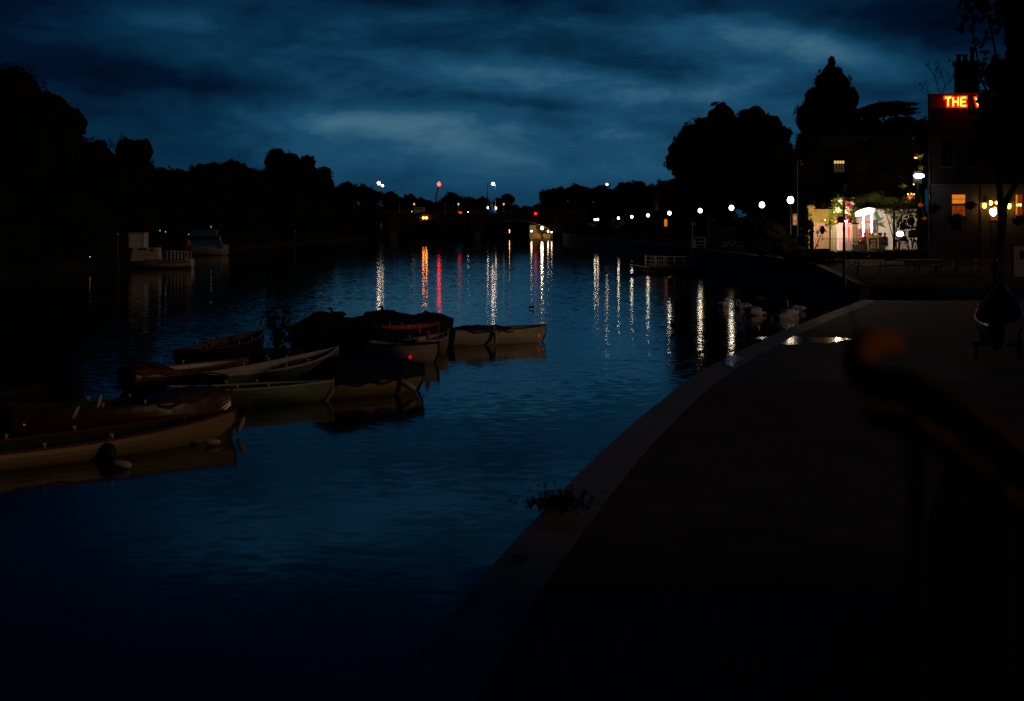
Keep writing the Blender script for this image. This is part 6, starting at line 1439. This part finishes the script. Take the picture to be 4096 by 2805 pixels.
for k in range(11): y = .15 + k * .75; mb.tube([(xr0 - .05 + k * .06, y, .5), (xr0 - .05 + k * .06, y, 1.7)], .03, 6)
for z in (.75, 1.68): mb.tube([(xr0, .15, z), (xr0 + .6, 7.8, z)], .03, 6)
for k in range(9): x = xr0 + .5 + k * .22; mb.tube([(x, 1.2, .5), (x, 1.2, 1.62)], .024, 6)
mb.tube([(xr0 + .5, 1.2, .6), (xr0 + 2.2, 1.2, 1.6)], .02, 5); mb.build('railing', 'galv', ls_)
gg = thing('gangway', 'railed gangway sloping from the landing stage up to the promenade', 'gangway', (18.9, 143, .5))
v = Vector((.9, 12, 1.75)); mb = MB(); a = [(0, 0, 0), (1.2, 0, 0), tuple(v + Vector((1.2, 0, 0))), tuple(v)]; mb.add([(*p_[:2], p_[2] + .02) for p_ in a] + [(*p_[:2], p_[2] - .12) for p_ in a], [(0, 1, 2, 3), (7, 6, 5, 4), (0, 4, 5, 1), (1, 5, 6, 2), (2, 6, 7, 3), (3, 7, 4, 0)]); mb.build('deck', 'wood_dark', gg)
mb = MB()
for xo in (0, 1.2):
    for k in range(9): p_ = v * (k / 8) + Vector((xo, 0, 0)); mb.tube([p_, p_ + Vector((0, 0, 1.1))], .03, 6)
    for z in (.55, 1.1): mb.tube([Vector((xo, 0, z)), v + Vector((xo, 0, z))], .03, 6)
for z in (.35, .72, 1.1): mb.tube([v + Vector((0, 0, z)), v + Vector((1.5, .2, z))], .035, 6)
mb.build('railing', 'galv', gg)
p_ = atd(2775, 913, 147); t = thing('sign_post', 'pale post with a small square box sign beside the gangway', 'sign post', (p_.x, 147, .2)); zt_ = atd(0, 890, 147).z - .2
mb = MB(); mb.tube([(-.15, 0, 0), (-.15, 0, zt_)], .05, 6); mb.build('post', 'galv', t); mb = MB(); mb.box((.05, 0, zt_ - .15), (.36, .12, .3), bev=.02); mb.build('sign_box', 'white_worn', t)
p_ = atd(2832, 913, 144); t = thing('timber_pile', 'thick dark timber pile holding the landing stage', 'post', (p_.x, 144, -.5)); zt_ = atd(0, 868, 144).z + .5
mb = MB(); mb.tube([(0, 0, 0), (0, 0, zt_)], [.26, .24], 10); mb.build('pile', 'wood_dark', t); mb = MB(); mb.lathe([(.27, zt_ - .02), (.24, zt_ + .12), (.02, zt_ + .3)], n=10); mb.build('cap', 'iron_black', t)
for k, (px, py, rz, lb) in enumerate(((2905, 985, .3, 'left bicycle parked by the clipped hedge'), (2950, 987, 2.8, 'right bicycle parked by the clipped hedge'))):
    q_ = atd(px, 913, 140); t = thing('bicycle', lb, 'bicycle', (q_.x, 140, 2.25), rz, 'bicycles parked on the promenade')
    for xo in (-.52, .52): mb = MB(); mb.tube([(xo + .33 * math.cos(a), 0, .34 + .33 * math.sin(a)) for a in [2 * PI * j / 16 for j in range(17)]], .018, 5, cap=False); mb.build('wheel', 'rubber', t)
    mb = MB(); [mb.tube(x, .018, 5) for x in ([(-.52, 0, .34), (-.1, 0, .32), (-.2, 0, .78), (-.52, 0, .34)], [(-.1, 0, .32), (.36, 0, .8), (-.18, 0, .75)], [(.36, 0, .8), (.52, 0, .34)])]; mb.build('frame', 'galv', t)
    mb = MB(); mb.ball((-.22, 0, .86), (.13, .06, .03)); mb.build('saddle', 'rubber', t); mb = MB(); mb.tube([(.3, -.25, .98), (.36, 0, .95), (.3, .25, .98)], .015, 5); mb.tube([(.36, 0, .95), (.36, 0, .8)], .015, 5); mb.build('handlebar', 'galv', t)

# ------------------------------------------------------------------ things on the quay
us = boat('long varnished skiff laid up on the quay, bow pointing away, left side lit orange', L=9.4, B=1.15, D=.46, hull='wood_dark', inner='tarp_black', rim='varnish_dark', name='rowing_skiff', rise=1.1, tr=.3, nseat=4)
pb, ps_ = at(4004, 1190, 2.32), at(3990, 1470, 1.55); pb = Vector(((4006 - 2048) / F * 42.5, 42.5)); ps_ = Vector(((3985 - 2048) / F * 32.5, 32.5))
d = (pb - ps_).normalized(); us.location = ((pb + ps_).x / 2, (pb + ps_).y / 2, 1.72); us.rotation_euler = (0, -.03, math.atan2(d.y, d.x))
for k in (-.3, .3):
    c = Vector(us.location) + Vector((d.x, d.y, 0)) * (9.4 * k); t = thing('trestle', 'timber trestle under the %s end of the laid-up skiff' % ('near' if k < 0 else 'far'), 'trestle', (c.x, c.y, 1.2), us.rotation_euler.z, 'trestles under the skiff')
    mb = MB(); mb.box((0, 0, .36), (.1, 1.2, .1), bev=.01); mb.build('beam', 'wood_dark', t)
    for sy in (-.5, .5): mb = MB(); mb.box((0, sy, .16), (.09, .09, .32), rx=.0); mb.build('leg', 'wood_dark', t)
# rusty handrail of the terrace steps, close to the camera and out of focus
hr_ = thing('handrail', 'rusty iron handrail with a curled end, out of focus close by', 'handrail', (.95, 2.6, 2.8))
def hq(px, py, Yd): return atd(px, py, Yd) - Vector((.95, 2.6, 2.8))
pts = [hq(3580, 1375, 2.89), hq(3480, 1372, 2.85), hq(3440, 1410, 2.82), hq(3440, 1480, 2.79), hq(3520, 1530, 2.73), hq(3640, 1550, 2.65), hq(3760, 1620, 2.54), hq(3900, 1715, 2.42), hq(4100, 1880, 2.22), hq(4300, 2060, 2.03)]
sp = []
for i in range(len(pts) - 1):
    p0, p1, p2, p3 = pts[max(0, i - 1)], pts[i], pts[i + 1], pts[min(len(pts) - 1, i + 2)]
    for k in range(5): f_ = k / 5; sp.append(.5 * ((2 * p1) + (p2 - p0) * f_ + (2 * p0 - 5 * p1 + 4 * p2 - p3) * f_ ** 2 + (3 * p1 - p0 - 3 * p2 + p3) * f_ ** 3))
sp.append(pts[-1]); mb = MB(); mb.tube(sp, [.028] * 4 + [.032] * (len(sp) - 4), 10); mb.build('rail', 'rust', hr_, True)
mb = MB(); mb.tube([p_ + Vector((0, 0, -.07)) for p_ in sp[18:]], .02, 6); mb.build('lower_bar', 'rust', hr_)
for i in (26, 38):
    mb = MB(); p_ = sp[i]; mb.tube([p_, (p_.x, p_.y, 0)], .015, 6); mb.build('baluster', 'iron_black', hr_)
# weeds at the quay edge
for px, py, s_, n_, lb in ((2235, 2040, .30, 420, 'dark weed clump overhanging the quay kerb in the foreground'), (2070, 2260, .12, 90, 'small weed tuft on the kerb nearer the camera')):
    p_ = at(px, py, 1.25); t = thing('weed_clump', lb, 'weeds', p_, 0, 'weeds on the quay kerb'); mb = MB()
    for _ in range(n_): mb.leaf(Vector((R.gauss(0, s_ * .55), R.gauss(0, s_ * .5), .03 + abs(R.gauss(0, s_ * .3)))), s_ * .25)
    mb.build('foliage', 'leaf_dark', t); mb = MB()
    for _ in range(12): mb.tube([(0, 0, 0), (R.gauss(0, s_ * .5), R.gauss(0, s_ * .4), s_ * R.random())], .004, 4)
    mb.build('stem', 'twig', t)
